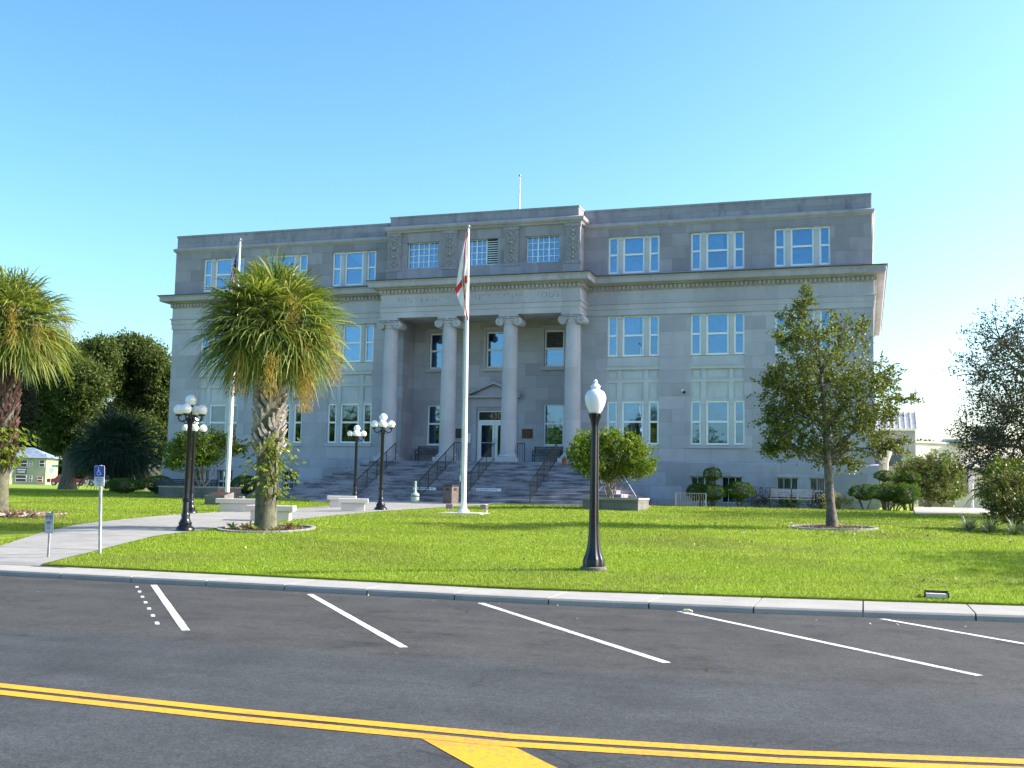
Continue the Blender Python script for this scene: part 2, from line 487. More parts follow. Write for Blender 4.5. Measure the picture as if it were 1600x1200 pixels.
def groundmat(name, c1, c2, c3):
    m, nt, N, L, P = newmat(name)
    geo = N.new('ShaderNodeNewGeometry')
    n = N.new('ShaderNodeTexNoise'); n.inputs['Scale'].default_value = 0.35; n.inputs['Detail'].default_value = 6; L.new(geo.outputs['Position'], n.inputs['Vector'])
    n2 = N.new('ShaderNodeTexNoise'); n2.inputs['Scale'].default_value = 9; n2.inputs['Detail'].default_value = 6; L.new(geo.outputs['Position'], n2.inputs['Vector'])
    r = N.new('ShaderNodeMapRange'); r.inputs[1].default_value=.42; r.inputs[2].default_value=.68; L.new(n.outputs[0], r.inputs[0])
    m1 = N.new('ShaderNodeMix'); m1.data_type='RGBA'; m1.inputs[6].default_value=(*c1,1); m1.inputs[7].default_value=(*c2,1); L.new(r.outputs[0], m1.inputs[0])
    r2 = N.new('ShaderNodeMapRange'); r2.inputs[1].default_value=.5; r2.inputs[2].default_value=.8; r2.inputs[4].default_value=.6; L.new(n2.outputs[0], r2.inputs[0])
    m2 = N.new('ShaderNodeMix'); m2.data_type='RGBA'; L.new(m1.outputs[2], m2.inputs[6]); m2.inputs[7].default_value=(*c3,1); L.new(r2.outputs[0], m2.inputs[0])
    L.new(m2.outputs[2], P.inputs['Base Color']); P.inputs['Roughness'].default_value=0.9; P.inputs['Specular IOR Level'].default_value=0.1
    b = N.new('ShaderNodeBump'); b.inputs['Strength'].default_value=0.7; b.inputs['Distance'].default_value=0.03; L.new(n2.outputs[0], b.inputs['Height']); L.new(b.outputs[0], P.inputs['Normal'])
    return m

def concretemat(name, col, joint=0.0, jx=1.5, dirt=0.35):
    m, nt, N, L, P = newmat(name)
    geo = N.new('ShaderNodeNewGeometry')
    n = N.new('ShaderNodeTexNoise'); n.inputs['Scale'].default_value = 1.6; n.inputs['Detail'].default_value = 8; n.inputs['Roughness'].default_value=.65; L.new(geo.outputs['Position'], n.inputs['Vector'])
    n2 = N.new('ShaderNodeTexNoise'); n2.inputs['Scale'].default_value = 45; n2.inputs['Detail'].default_value = 3; L.new(geo.outputs['Position'], n2.inputs['Vector'])
    r = N.new('ShaderNodeMapRange'); r.inputs[1].default_value=.4; r.inputs[2].default_value=.75; r.inputs[4].default_value=dirt; L.new(n.outputs[0], r.inputs[0])
    m1 = N.new('ShaderNodeMix'); m1.data_type='RGBA'; m1.inputs[6].default_value=(*col,1); m1.inputs[7].default_value=tuple(c*.45 for c in col)+(1,); L.new(r.outputs[0], m1.inputs[0])
    r2 = N.new('ShaderNodeMapRange'); r2.inputs[1].default_value=.3; r2.inputs[2].default_value=.7; r2.inputs[3].default_value=.9; r2.inputs[4].default_value=1.08; L.new(n2.outputs[0], r2.inputs[0])
    cc = N.new('ShaderNodeCombineColor')
    for i in range(3): L.new(r2.outputs[0], cc.inputs[i])
    m2 = N.new('ShaderNodeMix'); m2.data_type='RGBA'; m2.blend_type='MULTIPLY'; m2.inputs[0].default_value=1; L.new(m1.outputs[2], m2.inputs[6]); L.new(cc.outputs[0], m2.inputs[7])
    L.new(m2.outputs[2], P.inputs['Base Color']); P.inputs['Roughness'].default_value=0.85; P.inputs['Specular IOR Level'].default_value=.2
    b = N.new('ShaderNodeBump'); b.inputs['Strength'].default_value=0.3; b.inputs['Distance'].default_value=0.01; L.new(n2.outputs[0], b.inputs['Height']); L.new(b.outputs[0], P.inputs['Normal'])
    return m

LIME = stone('limestone', (0.523,0.505,0.569), (0.397,0.377,0.424), (0.297,0.284,0.322), stain=0.22, staincol=(0.283,0.269,0.306), streak=0.7)
PLINTH = stone('limestone_plinth', (0.489,0.476,0.56), (0.355,0.346,0.398), (0.269,0.262,0.306), bw=1.5, bh=0.65, stain=0.4, staincol=(0.213,0.207,0.245))
ATTIC = stone('weathered_limestone', (0.405,0.379,0.418), (0.294,0.271,0.296), (0.239,0.225,0.247), stain=0.45, staincol=(0.175,0.163,0.184), zoff=.2)
PARA = stone('parapet_limestone', (0.375,0.359,0.413), (0.305,0.291,0.339), (0.215,0.21,0.239), bw=1.6, bh=1.5, stain=0.75, staincol=(0.131,0.13,0.165), streak=1.6)
SMOOTH = stone('smooth_limestone', (0.532,0.512,0.569), (0.461,0.436,0.483), (0.397,0.374,0.416), bw=1.9, bh=2.5, stain=0.28, staincol=(0.297,0.276,0.306), jb=.2)
CORN = stone('cornice_limestone', (0.482,0.457,0.5), (0.411,0.388,0.424), (0.283,0.262,0.289), bw=1.7, bh=3, stain=0.5, staincol=(0.213,0.193,0.203), streak=2.0)
CARVE = mat('carved_limestone', (0.34,0.319,0.34), .9, .12, 9, .3, 14)
STEP = stone('step_limestone', (0.354,0.34,0.393), (0.262,0.252,0.291), (0.144,0.141,0.157), bw=1.6, bh=50, stain=0.85, staincol=(0.0722,0.0704,0.0864), streak=11, sth=(.44,.62), sxy=.75)
PANEL = stone('painted_panel', (0.585,0.588,0.62), (0.549,0.55,0.581), (0.523,0.526,0.554), bw=9, bh=9, stain=0.35, staincol=(0.374,0.367,0.37), jb=0)
FLASH = mat('dark_flashing', (0.05,0.05,0.052), .6)
WHITE = mat('white_frame', (0.90,0.91,0.93), .45, .02)
GLASS = glassmat('window_glass', (0.42,0.62,0.85), .26, (0.42,0.68,1.0))
GLASSD = glassmat('dark_glass', (0.35,0.45,0.5), .16, (0.5,0.7,0.9))
BLIND = mat('blind_cloth', (0.6,0.64,0.68), .8, .1, 3)
BLINDB = mat('drawn_curtain_cloth', (0.32,0.42,0.5), .8, .1, 3)
REDC = mat('red_curtain_cloth', (0.42,0.1,0.07), .85, .2, 6)
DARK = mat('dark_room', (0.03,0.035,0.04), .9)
BLACK = mat('black_iron', (0.012,0.013,0.016), .38, .1, 10, spec=.5)
LAMPBLK = mat('gloss_black_paint', (0.008,0.009,0.015), .3, .1, 10, spec=.45)
METAL = mat('galvanised_steel', (0.42,0.42,0.44), .42, .12, 8, metal=.7)
ALU = mat('white_pole_paint', (0.78,0.76,0.78), .35, .05, 3)
BRONZE = mat('bronze', (0.13,0.055,0.035), .45, .2, 8, metal=.4)
BLKPL = mat('black_plaque_metal', (0.02,0.018,0.018), .4)
SLAT = mat('grey_slat_wood', (0.17,0.16,0.165), .7, .2, 6)
SLATD = mat('dark_slat_wood', (0.045,0.047,0.055), .6, .2, 6)
GLOBE = mat('milk_glass', (0.86,0.86,0.87), .25, .02, 2, spec=.5)
BENCHC = concretemat('bench_concrete', (0.632,0.575,0.529), dirt=.25)
PLANTC = stone('planter_stone', (0.187,0.177,0.171), (0.149,0.141,0.138), (0.0931,0.0918,0.0925), bw=.9, bh=.3, stain=.7, staincol=(0.056,0.0549,0.0527))
CONC = concretemat('path_concrete', (0.34,0.325,0.305), dirt=.5)
SIDE = concretemat('sidewalk_concrete', (0.37,0.35,0.325), dirt=.35)
MULCH = mat('mulch', (0.09,0.06,0.045), .95, .4, 12, .9, 30, col2=(0.035,0.025,0.02))
BARK = mat('bark', (0.17,0.145,0.12), .9, .3, 9, .9, 16, col2=(0.075,0.065,0.055))
BARKP = mat('crape_bark', (0.3,0.25,0.2), .7, .2, 6, .2, 20)
BOOT = mat('palm_boot', (0.52,0.47,0.44), .85, .35, 8, .6, 40, col2=(0.28,0.24,0.21))
TRUNKG = mat('mossy_palm_trunk', (0.14,0.15,0.085), .9, .3, 7, .9, 30, col2=(0.09,0.08,0.06))

# ------------------------------------------------------------------ terrain functions
GY = [-34.3,-32.5,-29.4,-27.8,-23.5,-20.3,-17,-11,-6.5,0,10]
GZ = [.03,.15,.37,.45,.62,.70,.76,.88,1.0,1.05,1.07]
FX = [-400,2.8,7.6,12.5,16.6,20.4,24,32,60,400]
FY = [-33.95,-33.95,-34.0,-34.2,-33.6,-32.95,-32.4,-31.2,-28,-28]
CX = [-400,3.0,8.3,12.9,16.7,20.2,24,32,60,400]
CY = [-35.1,-35.12,-35.2,-35.33,-35.02,-34.42,-33.8,-32.5,-29.3,-29.3]
def yf(x): return float(np.interp(x, FX, FY))
def yc(x): return float(np.interp(x, CX, CY))
def G(x, y):
    t = y - yf(x)
    s = min(1, max(0, t/6))
    ye = (1-s)*(-34.3+t) + s*y
    return float(np.interp(ye, GY, GZ)) + 0.018*sin(x*.9+y*.4)*min(1,max(0,t/3)) * (1 if y < -8 else 0)
def Gv(x, y):
    t = y - np.interp(x, FX, FY)
    s = np.clip(t/6, 0, 1)
    ye = (1-s)*(-34.3+t) + s*y
    return np.interp(ye, GY, GZ) + np.where(y < -8, 0.018*np.sin(x*.9+y*.4)*np.clip(t/3,0,1), 0)

ROADZ = -0.10
# road: one sheet
mb = MB()
xs = [-400,-60,-20]+[i for i in range(0,33,2)]+[60,400]
ysr = [-400,-60,-50,-46,-42,-38]
for i in range(len(xs)-1):
    for j in range(len(ysr)-1):
        mb.quad((xs[i],ysr[j],ROADZ),(xs[i+1],ysr[j],ROADZ),(xs[i+1],ysr[j+1],ROADZ),(xs[i],ysr[j+1],ROADZ))
    mb.quad((xs[i],-38,ROADZ),(xs[i+1],-38,ROADZ),(xs[i+1],yc(xs[i+1])+.05,ROADZ),(xs[i],yc(xs[i])+.05,ROADZ))
tag(mb.build('road', asphalt('asphalt')), kind='structure')

# sidewalk with kerb: slabs with joints
mb = MB(); jb = MB()
sx = [-400,-60,-30]+list(np.arange(-20, 40.01, 1.52))+[60,400]
for i in range(len(sx)-1):
    a, b = sx[i]+.011, sx[i+1]-.011
    fa, fb, ca, cb_ = yf(a)+.04, yf(b)+.04, yc(a), yc(b)
    prof = [(0.0,ROADZ-.05),(-0.0,-0.035),(0.02,-0.008),(0.055,0.0)]
    va = [(a, ca+p[0], p[1]) for p in prof] + [(a, fa, 0.0),(a, fa, ROADZ-.05)]
    vb = [(b, cb_+p[0], p[1]) for p in prof] + [(b, fb, 0.0),(b, fb, ROADZ-.05)]
    n = 6
    mb.add(va+vb, [(k, n+k, n+(k+1)%n, (k+1)%n) for k in range(n-1)] + [tuple(range(n)), tuple(reversed(range(n, 2*n)))])
    if i < len(sx)-2:
        x = sx[i+1]; jb.quad((x-.012,yc(x)+.01,-.03),(x+.012,yc(x)+.01,-.03),(x+.012,yf(x)+.03,-.012),(x-.012,yf(x)+.03,-.012))
sw = tag(mb.build('sidewalk', SIDE, smooth=False), kind='structure')
tag(jb.build('sidewalk_joints', MULCH, sw))

# painted markings
WPAINT = paintmat('white_road_paint', (0.75,0.75,0.74), .7)
YPAINT = paintmat('yellow_road_paint', (0.76,0.325,0.004), .4)
mz = ROADZ + 0.004
def strip(mb, a, b, w, z=mz):
    d = Vector((b[0]-a[0], b[1]-a[1])).normalized(); p = Vector((-d.y, d.x))*w/2
    m = 6
    for k in range(m):
        t0, t1 = k/m, (k+1)/m
        q0 = Vector(a[:2])*(1-t0)+Vector(b[:2])*t0; q1 = Vector(a[:2])*(1-t1)+Vector(b[:2])*t1
        j0 = p*(1+.06*sin(t0*17)); j1 = p*(1+.06*sin(t1*17))
        mb.quad((q0.x-j0.x,q0.y-j0.y,z),(q1.x-j1.x,q1.y-j1.y,z),(q1.x+j1.x,q1.y+j1.y,z),(q0.x+j0.x,q0.y+j0.y,z))
stalls = [((6.50,-35.43),(10.40,-40.2)), ((9.56,-35.6),(13.27,-40.38)), ((12.46,-35.6),(16.11,-40.24)), ((15.45,-35.35),(19.09,-39.75)), ((18.25,-34.95),(22.0,-39.7)), ((21.3,-34.6),(25.0,-39.3))]
mb = MB()
for a, b in stalls: strip(mb, a, b, .10)
for k in range(7):
    t = k/6; strip(mb, (6.4+3.2*t, -35.75-3.9*t), (6.4+3.2*t+.17, -35.75-3.9*t-.22), .05)
tag(mb.build('parking_line', WPAINT), kind='structure')
mb = MB()
YL = [(-60,-41.5),(-10,-42.9),(4,-43.6),(11,-43.85),(15.65,-44.0),(19.0,-43.45),(24,-42.4),(60,-36)]
YL = [(-60,-43.0),(0,-43.6),(11,-43.85),(13.5,-44.0),(15.67,-44.02),(17.5,-43.78),(19.0,-43.43),(22,-42.6),(60,-32)]
for off in (0, -.235):
    for i in range(len(YL)-1):
        a, b = YL[i], YL[i+1]
        mb.quad((a[0],a[1]+off-.075,mz),(b[0],b[1]+off-.075,mz),(b[0],b[1]+off+.075,mz),(a[0],a[1]+off+.075,mz))
mb.add([(15.12,-44.335,mz),(15.80,-44.335,mz),(16.19,-44.74,mz),(16.8,-45.4,mz),(16.2,-45.5,mz),(15.71,-44.93,mz)], [(0,5,4,3,2,1)])
tag(mb.build('centre_line', YPAINT), kind='structure')

# lawn
LAWN = groundmat('lawn_soil', (0.20,0.30,0.022), (0.25,0.31,0.03), (0.22,0.20,0.06))
mb = MB()
gx = sorted(set([-400,-200,-120,-80,-60,-50,-40,-35]+list(np.arange(-30, 40.1, 1.0))+[50,60,100,200,400]))
off = [0,.25,.5,1,1.5,2,3,4,5,6,8,10,12,14,16,18,20,22,24,26,28,31,34,40,50,70,100,150,250,420]
nv = len(off)
vs = []
for x in gx:
    f = yf(x)
    for t in off:
        y = f + t
        z = G(x, y) if x > -60 and x < 60 else float(np.interp(y+ (-34.3-f)*max(0,1-t/6), GY, GZ))
        vs.append((x, y, z + (0.0 if t else 0.0)))
fs = []
for i in range(len(gx)-1):
    for j in range(nv-1):
        fs.append((i*nv+j, (i+1)*nv+j, (i+1)*nv+j+1, i*nv+j+1))
mb.add(vs, fs)
# skirt
for i in range(len(gx)-1):
    a = vs[i*nv]; b = vs[(i+1)*nv]
    mb.quad((a[0],a[1],-.12),(b[0],b[1],-.12),b,a)
tag(mb.build('lawn', LAWN, smooth=True), kind='structure')

# concrete path up to the steps
LX = [(-34,.3),(-32,0),(-29.7,-1.0),(-27,-2.0),(-24.8,-2.1),(-11,-2.1),(-9,-2.6),(-8.2,-5.5),(-6.1,-5.5)]
RX = [(-34.05,2.95),(-32,2.6),(-29.4,2.1),(-11,2.1),(-9,2.1),(-8.5,2.7),(-6.1,2.9)]
def pl(y): return float(np.interp(y, [p[0] for p in LX], [p[1] for p in LX]))
def prx(y): return float(np.interp(y, [p[0] for p in RX], [p[1] for p in RX]))
mb = MB()
yy = list(np.arange(-33.95, -6.0, .45))
cols = 9
g = []
for y in yy:
    a, b = pl(y), prx(y)
    for k in range(cols):
        x = a + (b-a)*k/(cols-1)
        g.append((x, y, G(x,y)+.02))
fs = []
for i in range(len(yy)-1):
    for k in range(cols-1):
        fs.append((i*cols+k, i*cols+k+1, (i+1)*cols+k+1, (i+1)*cols+k))
mb.add(g, fs)
y = yy[0]
mb.quad((pl(y),y-.14,.004),(prx(y),y-.14,.004),g[cols-1],g[0])
path = tag(mb.build('path', CONC), kind='structure')
mb = MB()
for y in np.arange(-32, -7, 2.4):
    a, b = pl(y), prx(y)
    for k in range(6):
        x0 = a+(b-a)*k/6; x1 = a+(b-a)*(k+1)/6
        mb.quad((x0,y-.012,G(x0,y)+.026),(x1,y-.012,G(x1,y)+.026),(x1,y+.012,G(x1,y)+.026),(x0,y+.012,G(x0,y)+.026))
tag(mb.build('path_joints', mat('joint_dirt',(0.12,0.11,0.1),.9), path))
# driveway at right
mb = MB()
pts = [(19.84,-7.37),(22.6,-5.25),(60,-4),(60,15),(24.5,14.6),(20.6,13.5)]
for i in range(40):
    for j in range(22):
        q = []
        for (a, b) in ((i,j),(i+1,j),(i+1,j+1),(i,j+1)):
            t = a/40; yv = -7.4+ (13.5+7.4)*b/22
            xl = 19.84 + (20.6-19.84)*b/22; yl = yv; xr_ = xl + 38*t**1.3
            yy_ = yl + (2.2*(1-b/22))*min(1,(xr_-xl)/2.8)
            q.append((xr_, yy_, G(xr_, yy_)+.03))
        mb.quad(*q)
tag(mb.build('driveway', SIDE), kind='structure')
# street beyond the far end of the lawn
mb = MB(); mb.box(-400,-30,84,95,1.0,1.09)
tag(mb.build('side_street', SIDE), kind='structure')

# ------------------------------------------------------------------ grass blades (stuff)
rng = np.random.default_rng(3)
def onpath(x, y):
    l = np.interp(y, [p[0] for p in LX], [p[1] for p in LX]); r = np.interp(y, [p[0] for p in RX], [p[1] for p in RX])
    m = (x > l-.03) & (x < r+.03) & (y < -6)
    m |= (np.hypot(x-3.35, y+26.4) < 1.22) | (np.hypot(x-17.2, y+19.8) < 1.2) | (np.hypot(x-4.85,y+15.8) < .8)
    m |= (np.abs(x-19.1)<.2)&(np.abs(y+32.85)<.12) | ((x > 19.8)&(y > -7.4+(x-19.84)*.75)&(y<13.5))
    m |= (np.abs(x)<9.2)&(y>-6.3)
    return m
pts = []
for (x0, x1, y0, y1, d) in [(-1,23,-34.3,-29,1400),(-6,26,-29,-23,800),(-14,27,-23,-14,380),(-22,28,-14,-2,200),(-45,-19,-14,6,90)]:
    n = int((x1-x0)*(y1-y0)*d)
    p = np.stack([rng.uniform(x0,x1,n), rng.uniform(y0,y1,n)], 1)
    keep = (p[:,1] > np.interp(p[:,0], FX, FY)+.01) & ~onpath(p[:,0], p[:,1])
    # inside the view only
    dx = p[:,0]-CAM_LOC[0]; dy = p[:,1]-CAM_LOC[1]
    u = (dx*rgt0.x+dy*rgt0.y)/(dx*sin(YAW)+dy*cos(YAW))
    keep &= (np.abs(u) < .56)
    pts.append(p[keep])
P2 = np.concatenate(pts)
n = len(P2)
dist = np.hypot(P2[:,0]-CAM_LOC[0], P2[:,1]-CAM_LOC[1])
h = rng.uniform(.025,.055,n)*np.clip(dist/26, 1, 1.3)
w = rng.uniform(.004,.008,n)*np.clip(dist/16, 1, 2.2)
a = rng.uniform(0,2*pi,n); ln = rng.uniform(0,.9,n)*h; la = rng.uniform(0,2*pi,n)
zb = Gv(P2[:,0],P2[:,1])-.005
V = np.zeros((n,3,3))
V[:,0,0]=P2[:,0]-np.cos(a)*w; V[:,0,1]=P2[:,1]-np.sin(a)*w; V[:,0,2]=zb
V[:,1,0]=P2[:,0]+np.cos(a)*w; V[:,1,1]=P2[:,1]+np.sin(a)*w; V[:,1,2]=zb
V[:,2,0]=P2[:,0]+np.cos(la)*ln; V[:,2,1]=P2[:,1]+np.sin(la)*ln; V[:,2,2]=zb+h
GRASS = leafmat('grass_blade', [(0.15,0.25,0.014),(0.20,0.31,0.018),(0.255,0.365,0.022),(0.32,0.41,0.03),(0.40,0.43,0.09)], trans=.45, rough=.5, spec=.35)
patchy(GRASS, (0.19,0.21,0.05), .3, .85)
tag(np_mesh('grass', V, 3, GRASS), 'short bright green mown grass covering the lawn', 'grass', kind='stuff')
# shaggy fringe hanging over the sidewalk edge
n = 26000
x = rng.uniform(-1, 23, n)
x = x[(x < np.interp(-33.9,[p[0] for p in LX],[p[1] for p in LX])) | (x > 2.95)]; n = len(x)
y = np.interp(x, FX, FY) + rng.uniform(-.01,.06,n)
a = rng.uniform(0,2*pi,n); h = rng.uniform(.02,.07,n); w = rng.uniform(.004,.009,n)
V = np.zeros((n,3,3)); zb = .02
V[:,0]=np.stack([x-np.cos(a)*w,y-np.sin(a)*w*.3,np.full(n,zb)],1); V[:,1]=np.stack([x+np.cos(a)*w,y+np.sin(a)*w*.3,np.full(n,zb)],1)
V[:,2]=np.stack([x+rng.normal(0,.02,n),y-rng.uniform(-.01,.06,n),zb+h*rng.uniform(-.3,1,n)],1)
tag(np_mesh('grass_fringe', V, 3, GRASS), 'ragged grass fringe overhanging the back edge of the sidewalk', 'grass', kind='stuff')

# ================================================================== COURTHOUSE
CH = empty('courthouse', (0,0,0), 'long grey limestone courthouse with a four column portico and flat roof behind the lawn', 'courthouse')
HW = 18.5
BAYS = [(6.23,8.76),(10.26,12.78),(14.16,16.67)]
allb = BAYS + [(-b,-a) for a, b in BAYS]
# basement openings
BAS = [(10.3,11.22),(11.72,12.67),(14.22,15.18),(15.68,16.62)]
basR = BAS; basL = [(-b,-a) for a,b in BAS]
bops = [(a,b,1.2,2.42) for a,b in basR+basL]
for sg in (-1, 1):
    mb = MB(); o3 = [o for o in bops if o[0]*sg > 0]
    a, b = sorted((sg*(HW+.16), sg*4.55))
    wall(mb, a, b, .4, 3.0, -.14, o3, .3)
    X = sg*(HW+.16)
    if sg > 0: mb.quad((X,-.14,.4),(X,20.1,.4),(X,20.1,3.0),(X,-.14,3.0))
    else: mb.quad((X,20.1,.4),(X,-.14,.4),(X,-.14,3.0),(X,20.1,3.0))
    mb.quad((a,-.14,3.0),(b,-.14,3.0),(b,0.003,3.06),(a,0.003,3.06))
    mb.build('plinth', PLINTH, CH)
# main wall
mb = MB()
ops = [(a,b,3.87,10.16) for a,b in allb]
wall(mb, -HW, -4.55, 3.0, 10.2, 0, [o for o in ops if o[0]<0], .26)
wall(mb, 4.55, HW, 3.0, 10.2, 0, [o for o in ops if o[0]>0], .26)
for X, s in ((-HW,-1),(HW,1)):
    mb.quad((X,0,3.0),(X,20,3.0),(X,20,12.0),(X,0,12.0))
    mb.quad((-HW,20,.4),(HW,20,.4),(HW,20,14.6),(-HW,20,14.6)) if s>0 else None
mb.build('wall', LIME, CH)
# recess of the porch
mb = MB()
UPW = [(-3.68,-2.64),(-.52,.52),(2.62,3.64)]
ops = [(a,b,7.88,9.75) for a,b in UPW] + [(-3.72,-2.64,3.87,5.97),(2.62,3.68,3.87,5.97),(-.96,.94,2.95,5.68)]
wall(mb, -4.55, 4.55, 2.9, 10.3, 1.5, ops, .22)
mb.quad((-4.55,0,2.9),(-4.55,1.5,2.9),(-4.55,1.5,10.3),(-4.55,0,10.3))
mb.quad((4.55,1.5,2.9),(4.55,0,2.9),(4.55,0,10.3),(4.55,1.5,10.3))
mb.build('porch_wall', LIME, CH)
# soffit / beams behind the entablature
mb = MB()
mb.box(-5.15,5.15,-1.40,-.62,10.16,10.9)
mb.box(-5.15,-4.4,-.62,-.003,10.16,10.9); mb.box(4.4,5.15,-.62,-.003,10.16,10.9)
mb.quad((-4.55,-.64,10.29),(4.55,-.64,10.29),(4.55,1.5,10.29),(-4.55,1.5,10.29))
mb.build('porch_ceiling', SMOOTH, CH)
# sill courses under recess windows
for a,b,z in [(a,b,7.70) for a,b in UPW]+[(-3.72,-2.64,3.70),(2.62,3.68,3.70)]:
    mb = MB(); mb.box(a-.14,b+.14,1.36,1.503,z,z+.16); mb.build('window_sill', SMOOTH, CH)
for a,b in UPW:
    mb = MB(); mb.box(a-.14,a-.02,1.44,1.503,7.861,9.88); mb.box(b+.02,b+.14,1.44,1.503,7.861,9.88); mb.box(a-.14,b+.14,1.43,1.503,9.88,10.02)
    mb.build('window_surround', SMOOTH, CH)
# entablature (architrave + frieze + cornice), one continuous sweep round the portico
PATH = [(-HW,20),(-HW,0),(-5.15,0),(-5.15,-1.4),(5.15,-1.4),(5.15,0),(HW,0),(HW,20)]
mb = MB(); sweep(mb, PATH, [(-.05,10.15),(.05,10.15),(.05,10.42),(.08,10.44),(.08,10.66),(.14,10.70),(.14,10.75),(.04,10.78),(.04,11.33),(-.05,11.33)])
mb.build('architrave', SMOOTH, CH)
mb = MB(); sweep(mb, PATH, [(-.04,11.332),(.05,11.332),(.10,11.37),(.10,11.56),(.20,11.60),(.24,11.645),(.54,11.66),(.56,11.70),(.56,11.88),(.60,11.92),(.63,11.975),(-.04,12.05)])
mb.build('cornice', CORN, CH)
mb = MB(); sweep(mb, PATH, [(.55,11.99),(.655,11.965),(.655,12.012),(.55,12.035)])
mb.build('cornice_flashing', FLASH, CH)
mb = MB()
def dent(x0, x1, y):
    n = int((x1-x0)/.205)
    for k in range(n):
        x = x0 + (k+.5)*(x1-x0)/n
        mb.box(x-.062,x+.062,y-.085,y+.0,11.395,11.555)
dent(-HW-.1,-5.3,-.103); dent(-5.25,5.25,-1.503); dent(5.3,HW+.1,-.103)
for k in range(95):
    y = -.05 + k*.21
    for s in (-1,1):
        x = s*(HW+.103); mb.box(min(x,x+s*.085),max(x,x+s*.085),y,y+.125,11.395,11.555)
for k in range(6):
    y = -1.4 + k*.21
    for s in (-1,1):
        x = s*(5.253); mb.box(min(x,x+s*.085),max(x,x+s*.085),y,y+.125,11.395,11.555)
mb.build('dentil_band', CORN, CH)
# attic storey
mb = MB()
ops = [(a,b,12.2,14.05) for a,b in allb]
wall(mb, -HW, -5.0, 11.9, 14.6, 0.0, [o for o in ops if o[0]<0], .24)
wall(mb, 5.0, HW, 11.9, 14.6, 0.0, [o for o in ops if o[0]>0], .24)
mb.quad((HW,0,11.9),(HW,20,11.9),(HW,20,14.6),(HW,0,14.6)); mb.quad((-HW,20,11.9),(-HW,0,11.9),(-HW,0,14.6),(-HW,20,14.6))
AW = [(-4.01,-2.33),(-.84,.84),(2.33,4.01)]
wall(mb, -5.0, 5.0, 12.0, 14.7, -1.0, [(a,b,12.75,14.08) for a,b in AW], .25)
mb.quad((5.0,-1.0,12.0),(5.0,0,12.0),(5.0,0,14.7),(5.0,-1.0,14.7)); mb.quad((-5.0,0,12.0),(-5.0,-1.0,12.0),(-5.0,-1.0,14.7),(-5.0,0,14.7))
mb.box(-5.12,5.12,-1.1,-1.003,12.0,12.6)
mb.build('attic_wall', ATTIC, CH)
P1 = [(-HW,20),(-HW,0),(-4.9,0)]; P2_ = [(4.9,0),(HW,0),(HW,20)]
PC = [(-5.12,0.3),(-5.12,-1.1),(5.12,-1.1),(5.12,0.3)]
mb = MB()
for p in (P1,P2_): sweep(mb, p, [(-.05,14.42),(.02,14.45),(.04,14.5),(.10,14.54),(.13,14.62),(.13,14.68),(.0,14.74),(-.05,14.74)])
sweep(mb, PC, [(-.2,14.56),(.0,14.6),(.03,14.66),(.14,14.74),(.17,14.82),(.17,14.88),(.0,14.95),(-.2,14.95)])
mb.build('attic_cornice', CORN, CH)
mb = MB()
for p in (P1,P2_): sweep(mb, [(a*(1 if abs(a)<10 else .9985),b+.03) for a,b in p], [(-.45,14.7),(0,14.72),(0,15.33),(.035,15.35),(.035,15.45),(-.45,15.47)])
sweep(mb, [(-4.98,0.4),(-4.98,-1.05),(4.98,-1.05),(4.98,0.4)], [(-.5,14.9),(0,14.92),(0,15.36),(.03,15.38),(.03,15.46),(-.5,15.48)])
mb.build('parapet', PARA, CH)
mb = MB(); mb.quad((-HW,.2,14.9),(HW,.2,14.9),(HW,20,14.9),(-HW,20,14.9)); mb.quad((-5,-.9,14.95),(5,-.9,14.95),(5,.3,14.95),(-5,.3,14.95))
mb.build('roof', mat('roof_gravel',(0.2,0.2,0.19),.95), CH)
# carved pilaster panels of the attic
cm = MB()
cm.box(-.36,.36,-.10,0,12.62,14.58)
for z, r in ((12.9,.10),(13.15,.07),(13.35,.11),(13.6,.06),(13.78,.12),(14.0,.07),(14.2,.10)):
    cm.sphere((0,-.11,z), r, 10, 6, .9); cm.sphere((-.12,-.10,z+.09), r*.6, 8, 5); cm.sphere((.12,-.10,z+.09), r*.6, 8, 5)
cm.tube([(0,-.12,12.8),(0.02,-.13,13.5),(0,-.12,14.3)], .025, 6)
for s in (-1,1): cm.box(s*.28-.02,s*.28+.02,-.125,-.10,12.75,14.4)
cm.box(-.40,.40,-.14,0.0,14.42,14.58); cm.box(-.42,.42,-.13,0.0,12.6,12.72)
c0 = cm.build('carved_panel', CARVE, CH, smooth=True)
for i, x in enumerate((-4.72,-1.66,1.57,4.72)):
    o = c0 if i == 0 else copy_tree(c0, CH)
    o.location = (x,-1.0,0)
# door surround: frame, entablature, pediment
mb = MB()
mb.box(-1.2,-.97,1.40,1.503,3.06,5.86); mb.box(.95,1.2,1.40,1.503,3.06,5.86); mb.box(-1.2,1.2,1.38,1.503,5.86,6.02)
mb.box(-1.24,1.24,1.36,1.503,6.02,6.3)
mb.box(-1.42,1.42,1.12,1.503,6.31,6.42)
mb.prism([(-1.25,6.42),(1.25,6.42),(0,6.98)], 'y', 1.40, 1.503)
for s in (-1,1):
    mb.prism([(s*1.46,6.425),(s*1.46,6.50),(0,7.16),(0,7.02)], 'y', 1.14, 1.50)
mb.build('door_surround', SMOOTH, CH)
